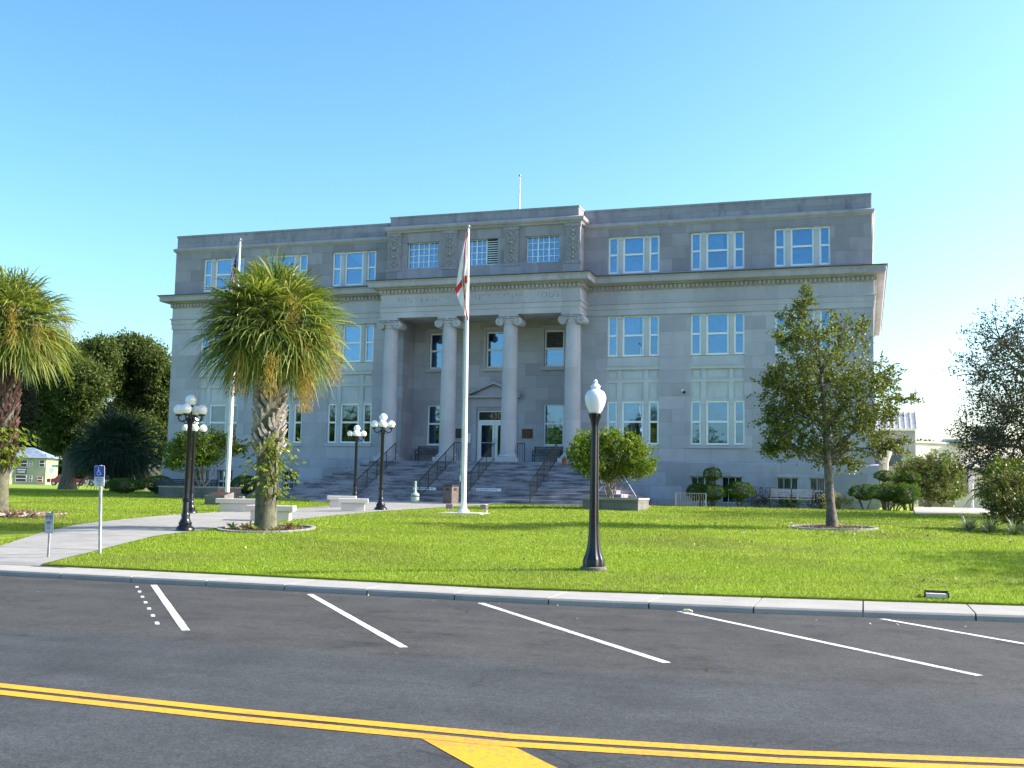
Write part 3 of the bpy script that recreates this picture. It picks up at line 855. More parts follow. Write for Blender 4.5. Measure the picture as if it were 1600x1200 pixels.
# steps (12 risers, wrapping the three sides)
mb = MB(); zt = 2.95
for k in range(13):
    z = zt - .158*k
    xx = 5.3 + .315*k; y = -2.1 - .36*k
    z0 = z-.158 if k < 12 else .7
    if k == 0: mb.bbox(-xx,xx,y,1.56,z0,z,.015)
    else:
        yprev = -2.1 - .36*(k-1) + .0; xp = 5.3+.315*(k-1)
        mb.bbox(-xx,xx,y,yprev+.03,z0,z,.015)
        mb.bbox(-xx,-xp+.03,yprev+.031,-.15,z0,z,.015); mb.bbox(xp-.03,xx,yprev+.031,-.15,z0,z,.015)
mb.build('steps', STEP, CH)
# columns
def column():
    col = empty('column', (0,0,0), None, None); del_keys = None
    m = MB(); m.bbox(-.56,.56,-.56,.56,2.952,3.17,.01); b = m.build('base', SMOOTH, None)
    prof = [(.52,3.17),(.545,3.21),(.545,3.26),(.50,3.30),(.44,3.32),(.43,3.36),(.445,3.40)]
    m = MB(); m.lathe(prof, n=36)
    sh = [(.415,3.40)]
    for i in range(13):
        t = i/12; sh.append((.405 - .055*t**1.6, 3.46 + (9.62-3.46)*t))
    sh += [(.385,9.66),(.385,9.70)]
    m.lathe(sh, n=40)
    shaft = m.build('column', SMOOTH, CH, smooth=True)
    bpy.data.objects.remove(col)
    b.parent = shaft
    c = MB()
    c.lathe([(.37,9.70),(.40,9.78),(.42,9.86),(.41,9.93)], n=32)
    for sx_ in (-1,1):
        # volute scroll: spiral relief on a drum, front and back
        cxv = sx_*.46; czv = 9.81
        for r, yy2 in ((.205,.40),):
            n = 24
            pts = [(cxv+r*cos(2*pi*k/n), czv+r*sin(2*pi*k/n)) for k in range(n)]
            c.prism(pts, 'y', -yy2, yy2)
        for yy2 in (-.41,.41):
            sp = []
            for k in range(40):
                t = k/39*2.4*2*pi; r = .19*(1-k/39*.82)
                sp.append((cxv - sx_*r*sin(t), yy2, czv + r*cos(t)))
            c.tube(sp, .022, 5)
            c.sphere((cxv,yy2,czv), .04, 8, 6)
    for yy2 in (-.41,.41):
        c.tube([(-.43,yy2,9.99),(-.2,yy2,9.965),(.2,yy2,9.965),(.43,yy2,9.99)], .022, 6)
        for k in range(-2,3): c.sphere((k*.11,yy2*.98,9.87), .05, 8, 6, 1.3)
        c.sphere((0,yy2*1.05,10.02), .07, 8, 6)
    c.box(-.50,.50,-.40,.40,9.95,10.03)
    c.bbox(-.50,.50,-.47,.47,10.04,10.148,.02)
    cap = c.build('capital', SMOOTH, shaft, smooth=True)
    return shaft
col0 = column()
for i, x in enumerate((-4.77,-1.6,1.6,4.77)):
    o = col0 if i == 0 else copy_tree(col0, CH)
    o.location = (x,-1.0,0)
# frieze lettering
LET = mat('incised_lettering', (0.434,0.42,0.459), .9, .2, 4)
text_obj('inscription', 'HIGHLANDS COUNTY COURT HOUSE', .40, LET, CH, (.08,-1.442,11.03), depth=.004, sx=1.075, spacing=1.22)

# ---------------------------------------------------------------- windows
def frame_mb(m, x0, x1, z0, z1, rail, t=.085, y0=0, y1=.09, bot=None):
    bot = bot or t
    m.box(x0,x0+t,y0,y1,z0,z1); m.box(x1-t,x1,y0,y1,z0,z1)
    m.box(x0+t,x1-t,y0+.001,y1,z0,z0+bot); m.box(x0+t,x1-t,y0+.001,y1,z1-t,z1)
    for r in rail: m.box(x0+t,x1-t,y0-.008,y1-.01,z0+r-.045,z0+r+.045)
def curtain(m, x0, x1, z0, z1, y=.20, fold=.045, n=None):
    n = n or max(6, int((x1-x0)/fold))
    for k in range(n):
        a = x0+(x1-x0)*k/n; b = x0+(x1-x0)*(k+1)/n
        ya = y+(fold*.5 if k%2 else 0); yb = y+(0 if k%2 else fold*.5)
        m.quad((a,ya,z0),(b,yb,z0),(b,yb,z1),(a,ya,z1))
PROTO = {}
def triple(w, h, rail, kind):
    """local origin at lower-left of the opening"""
    f = MB()
    for a, b in ((0,.50),(.73,w-.73),(w-.50,w)):
        frame_mb(f, a, b, .02, h-.02, [rail], bot=.09)
    win = f.build('window', WHITE, None)
    m = MB()
    for a, b in ((.50,.73),(w-.73,w-.50)):
        m.box(a,b,-.05,.12,0,h-.06); m.box(a+.04,b-.04,-.07,-.05,.12,h-.25)
        m.box(a-.01,b+.01,-.09,.0,h-.2,h-.02)
    m.box(0,w,-.03,.12,h-.019,h+.06)
    m.build('mullion', PANEL, win)
    p = MB()
    for a, b in ((.05,.45),(.78,w-.78),(w-.45,w-.05)):
        p.quad((a,.05,.1),(b,.05,.1),(b,.05,h-.07),(a,.05,h-.07))
    p.build('pane', GLASS if kind != 'dark' else GLASSD, win)
    c = MB()
    if kind in ('full','part','shade'):
        curtain(c, .02, .49, .05, h-.04)
        curtain(c, .74, w-.74, .05, h-.04)
        curtain(c, w-.49, w-.02, .05, h-.04)
    if kind == 'upper':
        curtain(c, .02, .49, .05, h-.04); curtain(c, .74, w-1.0, rail+.0, h-.04); curtain(c, w-.49, w-.02, rail, h-.04)
    if kind == 'tied':
        c.add([(.78,.2,h-.05),(w-.78,.2,h-.05),(w-.95,.22,h*.6),(w-1.0,.2,.1),(w-.85,.2,.1)],[(0,1,4,3,2)])
        curtain(c, .02, .49, .05, h-.04, fold=.09)
    if c.v: c.build('curtain', BLIND if kind in ('full','upper','tied') else BLINDB, win)
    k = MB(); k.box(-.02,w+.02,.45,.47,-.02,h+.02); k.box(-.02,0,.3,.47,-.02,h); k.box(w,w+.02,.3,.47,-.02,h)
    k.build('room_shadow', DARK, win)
    return win
def place_triple(x, z, y, w, h, rail, kind):
    key = (round(w,2), h, kind)
    if key not in PROTO:
        o = triple(w, h, rail, kind); PROTO[key] = o; o.parent = CH
    else:
        o = copy_tree(PROTO[key], CH)
    o.location = (x, y, z)
W_ = 2.53
kinds3 = {'R':['full','upper','shade'],'L':['tied','shade','part']}
kinds2 = {'R':['upper','shade','shade'],'L':['full','part','part']}
kinds1 = {'R':['upper','part','part'],'L':['dark','dark','dark']}
for i, (a, b) in enumerate(BAYS):
    for s, x in (('R', a), ('L', -b)):
        place_triple(x, 12.2, .07, 2.52, 1.85, .92, kinds3[s][i])
        place_triple(x, 8.12, .09, 2.52, 2.04, 1.02, kinds2[s][i])
        place_triple(x, 3.87, .09, 2.52, 2.12, 1.09, kinds1[s][i])
# spandrel panels between floors
s = MB(); w = 2.52
s.box(0,w,.10,.22,5.99,8.12)
s.box(-.0,w,.0,.10,7.49,7.66); s.box(.0,w,-.04,.10,7.66,7.70); s.box(0,w,.04,.10,7.70,7.80)
s.box(0,w,.04,.10,6.86,7.02); s.box(0,w,.02,.10,7.02,7.06); s.box(0,w,.05,.10,5.99,6.06)
for a, b in ((.50,.73),(w-.73,w-.50)): s.box(a,b,.03,.10,6.06,6.86); s.box(a+.02,b-.02,.05,.10,7.06,7.49)
for a in (0,w-.05): s.box(a,a+.05,.05,.10,6.06,6.86); s.box(a,a+.05,.05,.10,7.06,7.49)
for a, b in ((.08,.45),(.80,w-.80),(w-.45,w-.08)):
    for z0, z1 in ((6.12,6.74),(7.10,7.44)):
        s.box(a,b,.085,.10,z0,z0+.025); s.box(a,b,.085,.10,z1-.025,z1); s.box(a,a+.025,.085,.10,z0+.025,z1-.025); s.box(b-.025,b,.085,.10,z0+.025,z1-.025)
s.prism([(-.0,8.10),(0,7.80),(w,7.80),(w,8.10)], 'y', .06, .10)
sp0 = s.build('spandrel_panel', PANEL, CH)
for i, (a, b) in enumerate(allb):
    o = sp0 if i == 0 else copy_tree(sp0, CH); o.location = (a,0,0)
# ground floor sills
m = MB(); m.box(-.08,2.6,-.06,.02,3.73,3.865)
s0 = m.build('window_sill', SMOOTH, CH)
for i, (a, b) in enumerate(allb):
    o = s0 if i == 0 else copy_tree(s0, CH); o.location = (a,0,0)
# single windows in the porch
def single(w, h, rail, louvre=False, cur=True):
    f = MB(); frame_mb(f, 0, w, 0, h, [rail], t=.07, bot=.09)
    win = f.build('window', WHITE, CH)
    p = MB(); z1 = rail if louvre else h-.07
    p.quad((.07,.05,.08),(w-.07,.05,.08),(w-.07,.05,z1),(.07,.05,z1)); p.build('pane', GLASS, win)
    if louvre:
        l = MB()
        for k in range(9):
            z = rail+.06+k*(h-rail-.14)/9
            l.prism([(-.0,z),(.08,z+.06),(.08,z+.08),(.0,z+.025)], 'x', .07, w-.07)
        l.build('louvre', SLAT, win)
    if cur:
        c = MB(); curtain(c, w*.45, w-.05, rail, z1, fold=.05); 
        if not louvre: c.build('curtain', BLINDB, win)
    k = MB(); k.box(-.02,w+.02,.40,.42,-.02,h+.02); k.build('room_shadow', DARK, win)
    return win
for (a, b), lv in zip(UPW, (False, False, True)):
    o = single(b-a, 1.87, .94, lv); o.location = (a, 1.58, 7.88)
for a, b in ((-3.72,-2.64),(2.62,3.68)):
    o = single(b-a, 2.1, 1.12, False, a > 0); o.location = (a, 1.58, 3.87)
# small paned attic windows
def paned(w, h, ncol, nrow, louvre=False):
    f = MB(); wl_ = w*(.64 if louvre else 1)
    t = .045
    f.box(0,t,0,.07,0,h); f.box(wl_-t,wl_,0,.07,0,h); f.box(t,wl_-t,.001,.07,0,t); f.box(t,wl_-t,.001,.07,h-t,h)
    for k in range(1, ncol):
        x = wl_*k/ncol; tt = .028 if (k % 2 == 0) else .014
        f.box(x-tt,x+tt,.004,.06,t,h-t)
    for k in range(1, nrow):
        z = h*k/nrow; f.box(t,wl_-t,.01,.055,z-.014,z+.014)
    win = f.build('window', WHITE, CH)
    p = MB(); p.quad((.03,.04,.03),(wl_-.03,.04,.03),(wl_-.03,.04,h-.03),(.03,.04,h-.03)); p.build('pane', GLASS, win)
    if louvre:
        l = MB()
        for k in range(11):
            z = .03+k*(h-.06)/11
            l.prism([(-.0,z),(.09,z+.06),(.09,z+.075),(.0,z+.03)], 'x', wl_+.01, w)
        l.build('louvre', WHITE, win)
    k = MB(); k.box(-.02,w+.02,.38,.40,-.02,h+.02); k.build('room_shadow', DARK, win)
    return win
for (a, b), lv in zip(AW, (False, True, False)):
    o = paned(b-a, 1.33, 4 if lv else 6, 4, lv); o.location = (a, -.84, 12.75)
for a, b in AW: m = MB(); m.box(a-.06,b+.06,-1.05,-1.003,14.06,14.12); m.build('window_head', ATTIC, CH)
for a, b in allb:
    m = MB(); m.box(a-.05,b+.05,-.05,-.003,14.03,14.10); m.build('window_head', ATTIC, CH)
    m = MB(); m.box(a-.06,b+.06,-.06,-.003,10.12,10.148); m.build('window_head', ATTIC, CH)
# basement windows
def basw(w, h, red=False):
    f = MB(); frame_mb(f, 0, w, 0, h, [h*.5], t=.05)
    for k in (1,2): f.box(w*k/3-.018,w*k/3+.018,.01,.07,.05,h-.05)
    win = f.build('basement_window', WHITE, CH)
    p = MB(); p.quad((.04,.05,.04),(w-.04,.05,.04),(w-.04,.05,h-.04),(.04,.05,h-.04)); p.build('pane', GLASSD, win)
    c = MB(); curtain(c, .03, w-.03, h*.5, h-.03, y=.16, fold=.05); c.build('curtain', REDC if red else BLINDB, win)
    g = MB()
    n = 7
    for k in range(n): g.tube([(w*(k+.5)/n,-.07,-.02),(w*(k+.5)/n,-.07,h+.01)], .011, 5)
    g.box(-.02,w+.02,-.08,-.06,h*.45,h*.45+.02)
    g.build('window_bar', SLATD, win)
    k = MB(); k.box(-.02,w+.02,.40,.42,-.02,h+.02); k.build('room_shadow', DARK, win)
    return win
w1 = basw(.95, 1.22); w2 = basw(.95, 1.22, True)
first = True
for (a, b) in basR+basL:
    if abs(a-11.72) < .01: w2.location = (a, 0.0, 1.2); continue
    o = w1 if first else copy_tree(w1, CH); first = False
    o.location = (a, 0.0, 1.2)
for a, b in basR+basL: m = MB(); m.box(a-.07,b+.07,-.20,-.143,2.42,2.47); m.build('basement_lintel', PLINTH, CH)
# entrance door
f = MB()
f.box(-.94,-.88,1.56,1.68,2.96,5.66); f.box(.86,.92,1.56,1.68,2.96,5.66); f.box(-.88,.86,1.56,1.68,5.60,5.66); f.box(-.88,.86,1.56,1.68,5.06,5.18)
dr = f.build('entrance_door', WHITE, CH)
for x0, x1 in ((-.88,-.012),(.008,.86)):
    l = MB()
    l.box(x0,x0+.15,1.58,1.64,2.97,5.055); l.box(x1-.12,x1,1.58,1.64,2.97,5.055); l.box(x0+.15,x1-.12,1.58,1.64,2.97,3.28); l.box(x0+.15,x1-.12,1.58,1.64,4.92,5.055)
    l.build('door_leaf', WHITE, dr)
    p = MB(); p.quad((x0+.15,1.61,3.28),(x1-.12,1.61,3.28),(x1-.12,1.61,4.92),(x0+.15,1.61,4.92)); p.build('pane', GLASSD, dr)
h_ = MB(); h_.tube([(-.10,1.50,3.95),(-.10,1.50,4.25)], .015, 8); h_.tube([(.09,1.50,3.95),(.09,1.50,4.25)], .015, 8); h_.box(-.7,-.12,1.55,1.57,4.0,4.04)
h_.build('door_handle', METAL, dr)
p = MB(); p.quad((-.88,1.62,5.18),(.86,1.62,5.18),(.86,1.62,5.60),(-.88,1.62,5.60)); p.build('transom', mat('dark_transom',(0.02,0.018,0.016),.25), dr)
text_obj('street_number', '430', .42, mat('brass_number',(0.42,0.28,0.12),.45,metal=.3), dr, (.02,1.60,5.385), depth=.008, spacing=1.1)
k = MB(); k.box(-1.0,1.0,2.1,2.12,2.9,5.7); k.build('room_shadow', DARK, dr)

# handrails on the steps
def rail():
    m = MB(); y0, z0, y1, z1 = -2.15, 2.95, -6.35, 1.08
    H = .88
    def at(t, h): return (0, y0+(y1-y0)*t, z0+(z1-z0)*t+h)
    m.tube([at(0,0),at(0,H)], .022, 6)
    m.tube([at(1,-.06),at(1,H)], .022, 6)
    for t in (.25,.5,.75): m.tube([at(t,0.02),at(t,H)], .018, 6)
    m.tube([at(0,H),at(1,H)], .024, 6); m.tube([at(0,.14),at(1,.14)], .016, 6)
    n = 44
    for k in range(n):
        t = (k+.5)/n; m.tube([at(t,.14),at(t,H-.02)], .0065, 4)
    return m.build('handrail', BLACK, CH)
r0 = rail()
for i, x in enumerate((4.35,1.25,-.8,-3.85)):
    o = r0 if i == 0 else copy_tree(r0, CH); o.location = (x,0,0)
def guard(x0, x1, y):
    m = MB(); n = 3
    m.tube([(x0,y,3.86),(x1,y,3.86)], .02, 6); m.tube([(x1,y,2.95),(x1,y,3.86)], .022, 6); m.tube([(x0,y,2.95),(x0,y,3.86)], .018, 6)
    for k in range(1,n): m.tube([(x0+(x1-x0)*k/n,y,3.0),(x0+(x1-x0)*k/n,y,3.86)], .010, 5)
    m.build('guard_rail', BLACK, CH)
guard(2.12,2.48,-1.2); guard(-.8,-.45,-2.1)

# ---------------------------------------------------------------- things on the building
def plaque(x0, x1, z0, z1, m_, label):
    m = MB(); m.bbox(x0,x1,0,.04,z0,z1,.004)
    o = m.build('plaque', m_, None); o.location = (0,1.455,0)
    b = MB(); b.box(x0+.02,x1-.02,-.006,0,z1-.03,z1-.015); b.box(x0+.02,x1-.02,-.006,0,z0+.015,z0+.03)
    b.build('plaque_border', m_, o)
    tag(o, label, 'plaque', 'plaques beside the entrance')
plaque(-2.13,-1.60,4.25,4.74, BLKPL, 'black metal plaque on the porch wall left of the door')
plaque(1.50,2.06,4.25,4.72, BRONZE, 'reddish bronze plaque on the porch wall right of the door')
m = MB(); m.box(-1.42,-1.24,1.385,1.395,4.0,4.5); tag(m.build('notice', WHITE), 'pale paper notice taped to the wall beside the door', 'notice')
# camera dome
m = MB(); m.box(9.84,9.96,-.10,-.002,6.40,6.50); m.tube([(9.9,-.08,6.45),(9.98,-.2,6.42)], .03, 8)
sc_ = m.build('security_camera', WHITE); m = MB(); m.sphere((9.99,-.2,6.36), .075, 12, 8); m.build('dome', BLKPL, sc_, True)
tag(sc_, 'small white security camera on the wall between the right hand windows', 'camera')
# roof mast
m = MB(); m.tube([(-.3,6,14.9),(-.3,6,17.4),(-.3,6,19.25)], [.06,.05,.035], 8); ms_ = m.build('roof_mast', ALU); m = MB(); m.sphere((-.3,6,19.33),.07,10,8); m.build('finial', METAL, ms_, True)
tag(ms_, 'thin white mast rising from the courthouse roof', 'mast')
# step signs
def stepsign(x0, x1, label):
    y = -2.1-.36*8-.012
    m = MB(); m.box(x0,x1,y-.006,y+.006,1.55,1.67); o = tag(m.build('step_sign', WHITE), label, 'sign', 'white strip signs on the step riser')
    b = MB(); x = x0+.05; k = 0
    for w in (.09,.14,.2,.08,.16,.10,.13,.09):
        if x+w > x1-.04: break
        for q in range(int(w/.022)): b.box(x+q*.022, x+q*.022+.014, y-.009, y-.006, 1.59+.01*((q*7+k)%2), 1.635)
        x += w+.035; k += 1
    b.build('lettering', mat('navy_ink',(0.02,0.05,0.18),.6), o)
stepsign(-1.67,-.55,'narrow white strip sign on the steps behind the ash urn')
stepsign(1.42,2.58,'narrow white strip sign on the steps right of the flagpole')

# slatted benches -----------------------------------------------------------
def slat_bench(W, sm, fm, two=False):
    root = empty('bench', (0,0,0), 'x', 'bench')
    m = MB()
    for k in range(5): m.bbox(-W/2,W/2,.02+k*.085,.09+k*.085,.42,.45,.005)
    m.build('seat', sm, root)
    m = MB()
    for k in range(4):
        z = .52+k*.09; y = .44+.02*k
        m.prism([(y,z),(y+.025,z),(y+.035,z+.075),(y+.01,z+.075)], 'x', -W/2, W/2)
    m.build('backrest', sm, root)
    xs_ = (-W/2+.05, 0, W/2-.05) if two else (-W/2+.05, W/2-.05)
    for x in xs_:
        m = MB()
        m.tube([(x,.02,0),(x,.06,.22),(x,.02,.40),(x,.0,.62)], .022, 6)
        m.tube([(x,.42,0),(x,.38,.2),(x,.43,.42),(x,.50,.88)], .022, 6)
        m.tube([(x,.0,.62),(x,.2,.66),(x,.46,.62)], .02, 6); m.tube([(x,.03,.40),(x,.42,.40)], .02, 6)
        m.build('leg_frame', fm, root)
    return root
b0 = slat_bench(1.55, SLAT, BLACK)
b0.location = (-3.35,.85,2.95); b0['label'] = 'slatted bench on the porch left of the entrance, beneath a window'; b0['group'] = 'benches around the courthouse'
b1 = copy_tree(b0); b1.location = (2.98,.85,2.95); b1['label'] = 'slatted bench on the porch right of the entrance, under the bronze plaque'
b2 = slat_bench(1.9, mat('lilac_grey_slat',(0.42,0.38,0.41),.6,.1,5), BLACK, True); b2.location = (15.05,-3.4,1.02); b2['label'] = 'long grey slatted bench on the lawn left of the young oak trunk'; b2['group'] = 'benches around the courthouse'
b3 = copy_tree(b0); b3.location = (-16.1,-3.3,1.02); b3['label'] = 'dark bench in shade at the left corner of the courthouse'
for c in kids(b3):
    if c.name.startswith(('seat','backrest')): c.data = c.data.copy(); c.data.materials[0] = SLATD
b4 = copy_tree(b3); b4.location = (-14.6,-2.6,1.02); b4['label'] = 'dark bench partly behind the left planter and lamp post'

# ================================================================== STREET FURNITURE
def cluster_lamp(x, y, z, H, ang, label):
    root = empty('street_lamp', (x,y,z), label, 'street lamp', 'five globe street lamps along the path', ang)
    k = H/3.45
    m = MB()
    m.lathe([(.24,0),(.24,.05),(.21,.10),(.15,.15),(.17,.20),(.13,.26),(.10,.34),(.115,.40),(.085,.46)], n=28, flute=12, depth=.04)
    m.build('base', LAMPBLK, root, True)
    m = MB(); m.lathe([(.085,.46),(.08,.7),(.075,.72),(.095,.75),(.095,.80),(.068,.83),(.06,2.72),(.085,2.76),(.085,2.80),(.055,2.83),(.05,2.98)], n=36, flute=12, depth=.10, zr=(.84,2.71))
    m.build('pole', LAMPBLK, root, True)
    for q in range(4):
        a = q*pi/2; d = Vector((cos(a), sin(a), 0))
        m = MB()
        pts = [d*r + Vector((0,0,zz)) for r, zz in ((.05,2.86),(.12,2.80),(.20,2.76),(.27,2.78),(.305,2.84),(.30,2.90))]
        m.tube([tuple(p) for p in pts], .02, 8)
        pts = [d*r + Vector((0,0,zz)) for r, zz in ((.05,2.74),(.12,2.70),(.16,2.75),(.13,2.79))]
        m.tube([tuple(p) for p in pts], .012, 6)
        m.lathe([(.03,2.885),(.075,2.90),(.085,2.925),(.08,2.945)], d.x*.30, d.y*.30, 0, n=16)
        m.build('arm', LAMPBLK, root, True)
        g = MB(); g.sphere((d.x*.30,d.y*.30,3.06), .135, 24, 16); g.build('globe', GLOBE, root, True)
    m = MB(); m.lathe([(.05,2.98),(.035,3.02),(.035,3.12),(.08,3.15),(.085,3.175)], n=16); m.build('top_fitting', LAMPBLK, root, True)
    g = MB(); g.sphere((0,0,3.30), .145, 24, 16); g.build('globe', GLOBE, root, True)
    root.scale = (k,k,k)
cluster_lamp(1.88,-27.83,.455,3.42,.25,'nearest black lamp with five white globes, between handicap sign and palm')
cluster_lamp(-2.43,-21.25,.68,3.08,.6,'black globe lamp half hidden directly behind the nearest lamp post')
cluster_lamp(1.5,-15.4,.80,3.5,.35,'black lamp with five bright globes beside the stone benches, right of the pair')
cluster_lamp(-2.45,-9.4,.97,3.28,.3,'black lamp with five globes left of the stone benches, further of the pair')

# acorn lamp
ac = empty('acorn_lamp', (13.28,-31.7,.20), 'tall black fluted lamp post with a single white acorn globe on the front lawn', 'street lamp')
m = MB(); m.lathe([(.24,-.05),(.24,.035),(.22,.05)], n=24); m.build('footing', PLANTC, ac, True)
m = MB(); m.lathe([(.205,.05),(.205,.16),(.19,.20),(.15,.30),(.125,.42),(.105,.60),(.095,.80)], n=48, flute=8, depth=.14)
m.build('base', LAMPBLK, ac, True)
m = MB(); m.lathe([(.095,.80),(.088,1.1),(.075,2.4),(.066,2.62),(.075,2.70),(.11,2.80),(.125,2.84),(.125,2.87)], n=48, flute=8, depth=.16)
m.build('pole', LAMPBLK, ac, True)
m = MB(); m.lathe([(.09,2.87),(.13,2.93),(.175,3.03),(.198,3.13),(.195,3.20),(.16,3.27),(.12,3.30),(.085,3.315),(.08,3.35),(.10,3.375),(.075,3.40),(.045,3.43),(.03,3.45),(.045,3.475),(.02,3.50),(.003,3.51)], n=32)
AC = mat('frosted_acorn', (0.8,0.81,0.83), .3, .02, 2); m.build('globe', AC, ac, True)

# flagpoles ---------------------------------------------------------------
def flagmesh(name, L, H, m_, parent, side, amp, seed, reach):
    """limp flag hanging from the pole, uv mapped"""
    nu, nv_ = 40, 20
    vs = []; uv = []; fs = []
    r = random.Random(seed)
    for i in range(nu+1):
        s_ = i/nu
        for j in range(nv_+1):
            t = j/nv_
            drop = L*.88*s_
            z = -t*H*(1-.38*s_) - drop
            wob = sin(pi*min(1,s_*1.15))*reach
            x = side*(reach*1.1*s_**.8*(1-t)**.9 + .01) + .05*s_*t + .05*s_*s_
            y = amp*sin(s_*5+t*12+2.0)*(.25+.6*s_)
            vs.append((x, y, z)); uv.append((s_, 1-t))
    for i in range(nu):
        for j in range(nv_):
            fs.append((i*(nv_+1)+j,(i+1)*(nv_+1)+j,(i+1)*(nv_+1)+j+1,i*(nv_+1)+j+1))
    me = bpy.data.meshes.new(name); me.from_pydata(vs, [], fs)
    l = me.uv_layers.new(name='uv')
    for p in me.polygons:
        for li in p.loop_indices: l.data[li].uv = uv[me.loops[li].vertex_index]
        p.use_smooth = True
    me.materials.append(m_)
    o = bpy.data.objects.new(name, me); return link(o, parent)
def flagmat(kind):
    m, nt, N, L, P = newmat(kind+'_flag_cloth')
    uv = N.new('ShaderNodeTexCoord'); sp = N.new('ShaderNodeSeparateXYZ'); L.new(uv.outputs['UV'], sp.inputs[0])
    def ma(op, a, b, c=None):
        q = N.new('ShaderNodeMath'); q.operation = op
        for i, s_ in enumerate((a, b, c)):
            if s_ is None: continue
            if isinstance(s_, (int, float)): q.inputs[i].default_value = s_
            else: L.new(s_, q.inputs[i])
        return q.outputs[0]
    def mix(f, a, b):
        q = N.new('ShaderNodeMix'); q.data_type = 'RGBA'; L.new(f, q.inputs[0])
        for i, s_ in ((6, a), (7, b)):
            if isinstance(s_, tuple): q.inputs[i].default_value = (*s_, 1)
            else: L.new(s_, q.inputs[i])
        return q.outputs[2]
    U, Vv = sp.outputs[0], sp.outputs[1]
    if kind == 'state':
        d1 = ma('ABSOLUTE', ma('SUBTRACT', U, Vv), 0); d2 = ma('ABSOLUTE', ma('SUBTRACT', ma('ADD', U, Vv), 1.0), 0)
        red = ma('MAXIMUM', ma('LESS_THAN', d1, .085), ma('LESS_THAN', d2, .085))
        c = mix(red, (0.80,0.79,0.80), (0.52,0.015,0.04))
        du = ma('MULTIPLY', ma('SUBTRACT', U, .5), 1.5); dv = ma('SUBTRACT', Vv, .5)
        rr = ma('SQRT', ma('ADD', ma('MULTIPLY', du, du), ma('MULTIPLY', dv, dv)), 0)
        c = mix(ma('LESS_THAN', rr, .24), c, (0.60,0.30,0.06)); c = mix(ma('LESS_THAN', rr, .19), c, (0.50,0.42,0.26)); c = mix(ma('LESS_THAN', rr, .12), c, (0.12,0.13,0.10))
    else:
        st = ma('GREATER_THAN', ma('FRACT', ma('MULTIPLY', Vv, 6.5), 0), .5)
        c = mix(st, (0.45,0.03,0.05), (0.75,0.74,0.76))
        can = ma('MULTIPLY', ma('LESS_THAN', U, .4), ma('GREATER_THAN', Vv, .46))
        vo = N.new('ShaderNodeTexVoronoi'); vo.inputs['Scale'].default_value = 14; L.new(uv.outputs['UV'], vo.inputs['Vector'])
        blue = mix(ma('LESS_THAN', vo.outputs[0], .2), (0.02,0.03,0.16), (0.7,0.7,0.75))
        c = mix(can, c, blue)
    L.new(c, P.inputs['Base Color']); P.inputs['Roughness'].default_value = .8
    tr = N.new('ShaderNodeBsdfTranslucent'); L.new(c, tr.inputs[0])
    ms = N.new('ShaderNodeMixShader'); ms.inputs[0].default_value = .4; L.new(P.outputs[0], ms.inputs[1]); L.new(tr.outputs[0], ms.inputs[2])
    L.new(ms.outputs[0], N['Material Output'].inputs[0])
    return m
def flagpole(x, y, z, H, lean, label):
    root = empty('flagpole', (x,y,z), label, 'flagpole', 'white flagpoles on the lawn')
    m = MB(); m.lathe([(.22,.0),(.22,.05),(.19,.10),(.13,.14),(.12,.20)], n=24); m.build('base_collar', ALU, root, True)
    m = MB()
    m.tube([(lean*t*H,0,t*H) for t in (0,.3,.6,.85,1)], [.095,.088,.070,.052,.042], 20); m.build('pole', ALU, root, True)
    m = MB(); m.tube([(lean*H,0,H-.02),(lean*H,0,H+.10)], .03, 8); m.sphere((lean*H,0,H+.14), .05, 12, 8)
    m.tube([(lean*H-.09,0,H+.10),(lean*H+.09,0,H+.10)], .022, 8); m.build('finial', METAL, root, True)
    m = MB(); m.tube([(lean*H-.07,-.05,H-.1),(-.11,-.06,1.2)], .006, 5); m.box(-.13,-.09,-.10,-.05,1.1,1.3); m.build('halyard', ALU, root)
    return root
fp = flagpole(4.80,-15.75,.79,10.0,-.0045,'white flagpole with the red crossed white flag, in front of the steps')
fl = flagmesh('flag', 2.45, 1.75, flagmat('state'), None, -1, .05, 1, .42)
fl.location = (4.80-.045+.02,-15.84,.79+9.93); tag(fl, 'limp white flag with red diagonal cross and gold seal on the front pole', 'flag')
fp2 = flagpole(-6.80,-12.3,.86,10.85,.01,'white flagpole rising behind the palm crown left of the path')
fl2 = flagmesh('flag', 2.2, 1.5, flagmat('striped'), None, -1, .06, 2, .42)
fl2.location = (-6.80+.05,-12.3,.86+10.6); tag(fl2, 'limp striped flag with blue canton, mostly hidden by the palm crown', 'flag')
sl = MB(); sl.bbox(4.05,5.62,-16.35,-15.2,.70,.815,.01); tag(sl.build('concrete_pad', BENCHC), 'low concrete slab under the front flagpole', 'slab')
def floodlight(x, y, z, rz, label):
    root = empty('floodlight', (x,y,z), label, 'floodlight', 'small ground floodlights by the flagpoles', rz)
    m = MB(); m.bbox(-.12,.12,-.08,.08,.13,.29,.015); m.build('housing', mat('bronze_housing',(0.16,0.13,0.12),.5), root)
    m = MB(); m.box(-.105,.105,-.06,.06,.292,.30); m.build('lens', GLOBE, root)
    m = MB(); m.tube([(0.08,0,-.02),(.08,0,.14)], .025, 8); m.box(.03,.13,-.03,.03,-.02,.10); m.build('bracket', METAL, root)
floodlight(4.12,-15.35,.80,.4,'small brown floodlight left of the front flagpole base')
floodlight(5.28,-14.95,.80,-.3,'small brown floodlight right of the front flagpole base')
floodlight(-6.3,-12.0,.86,0,'small floodlight at the foot of the left flagpole')

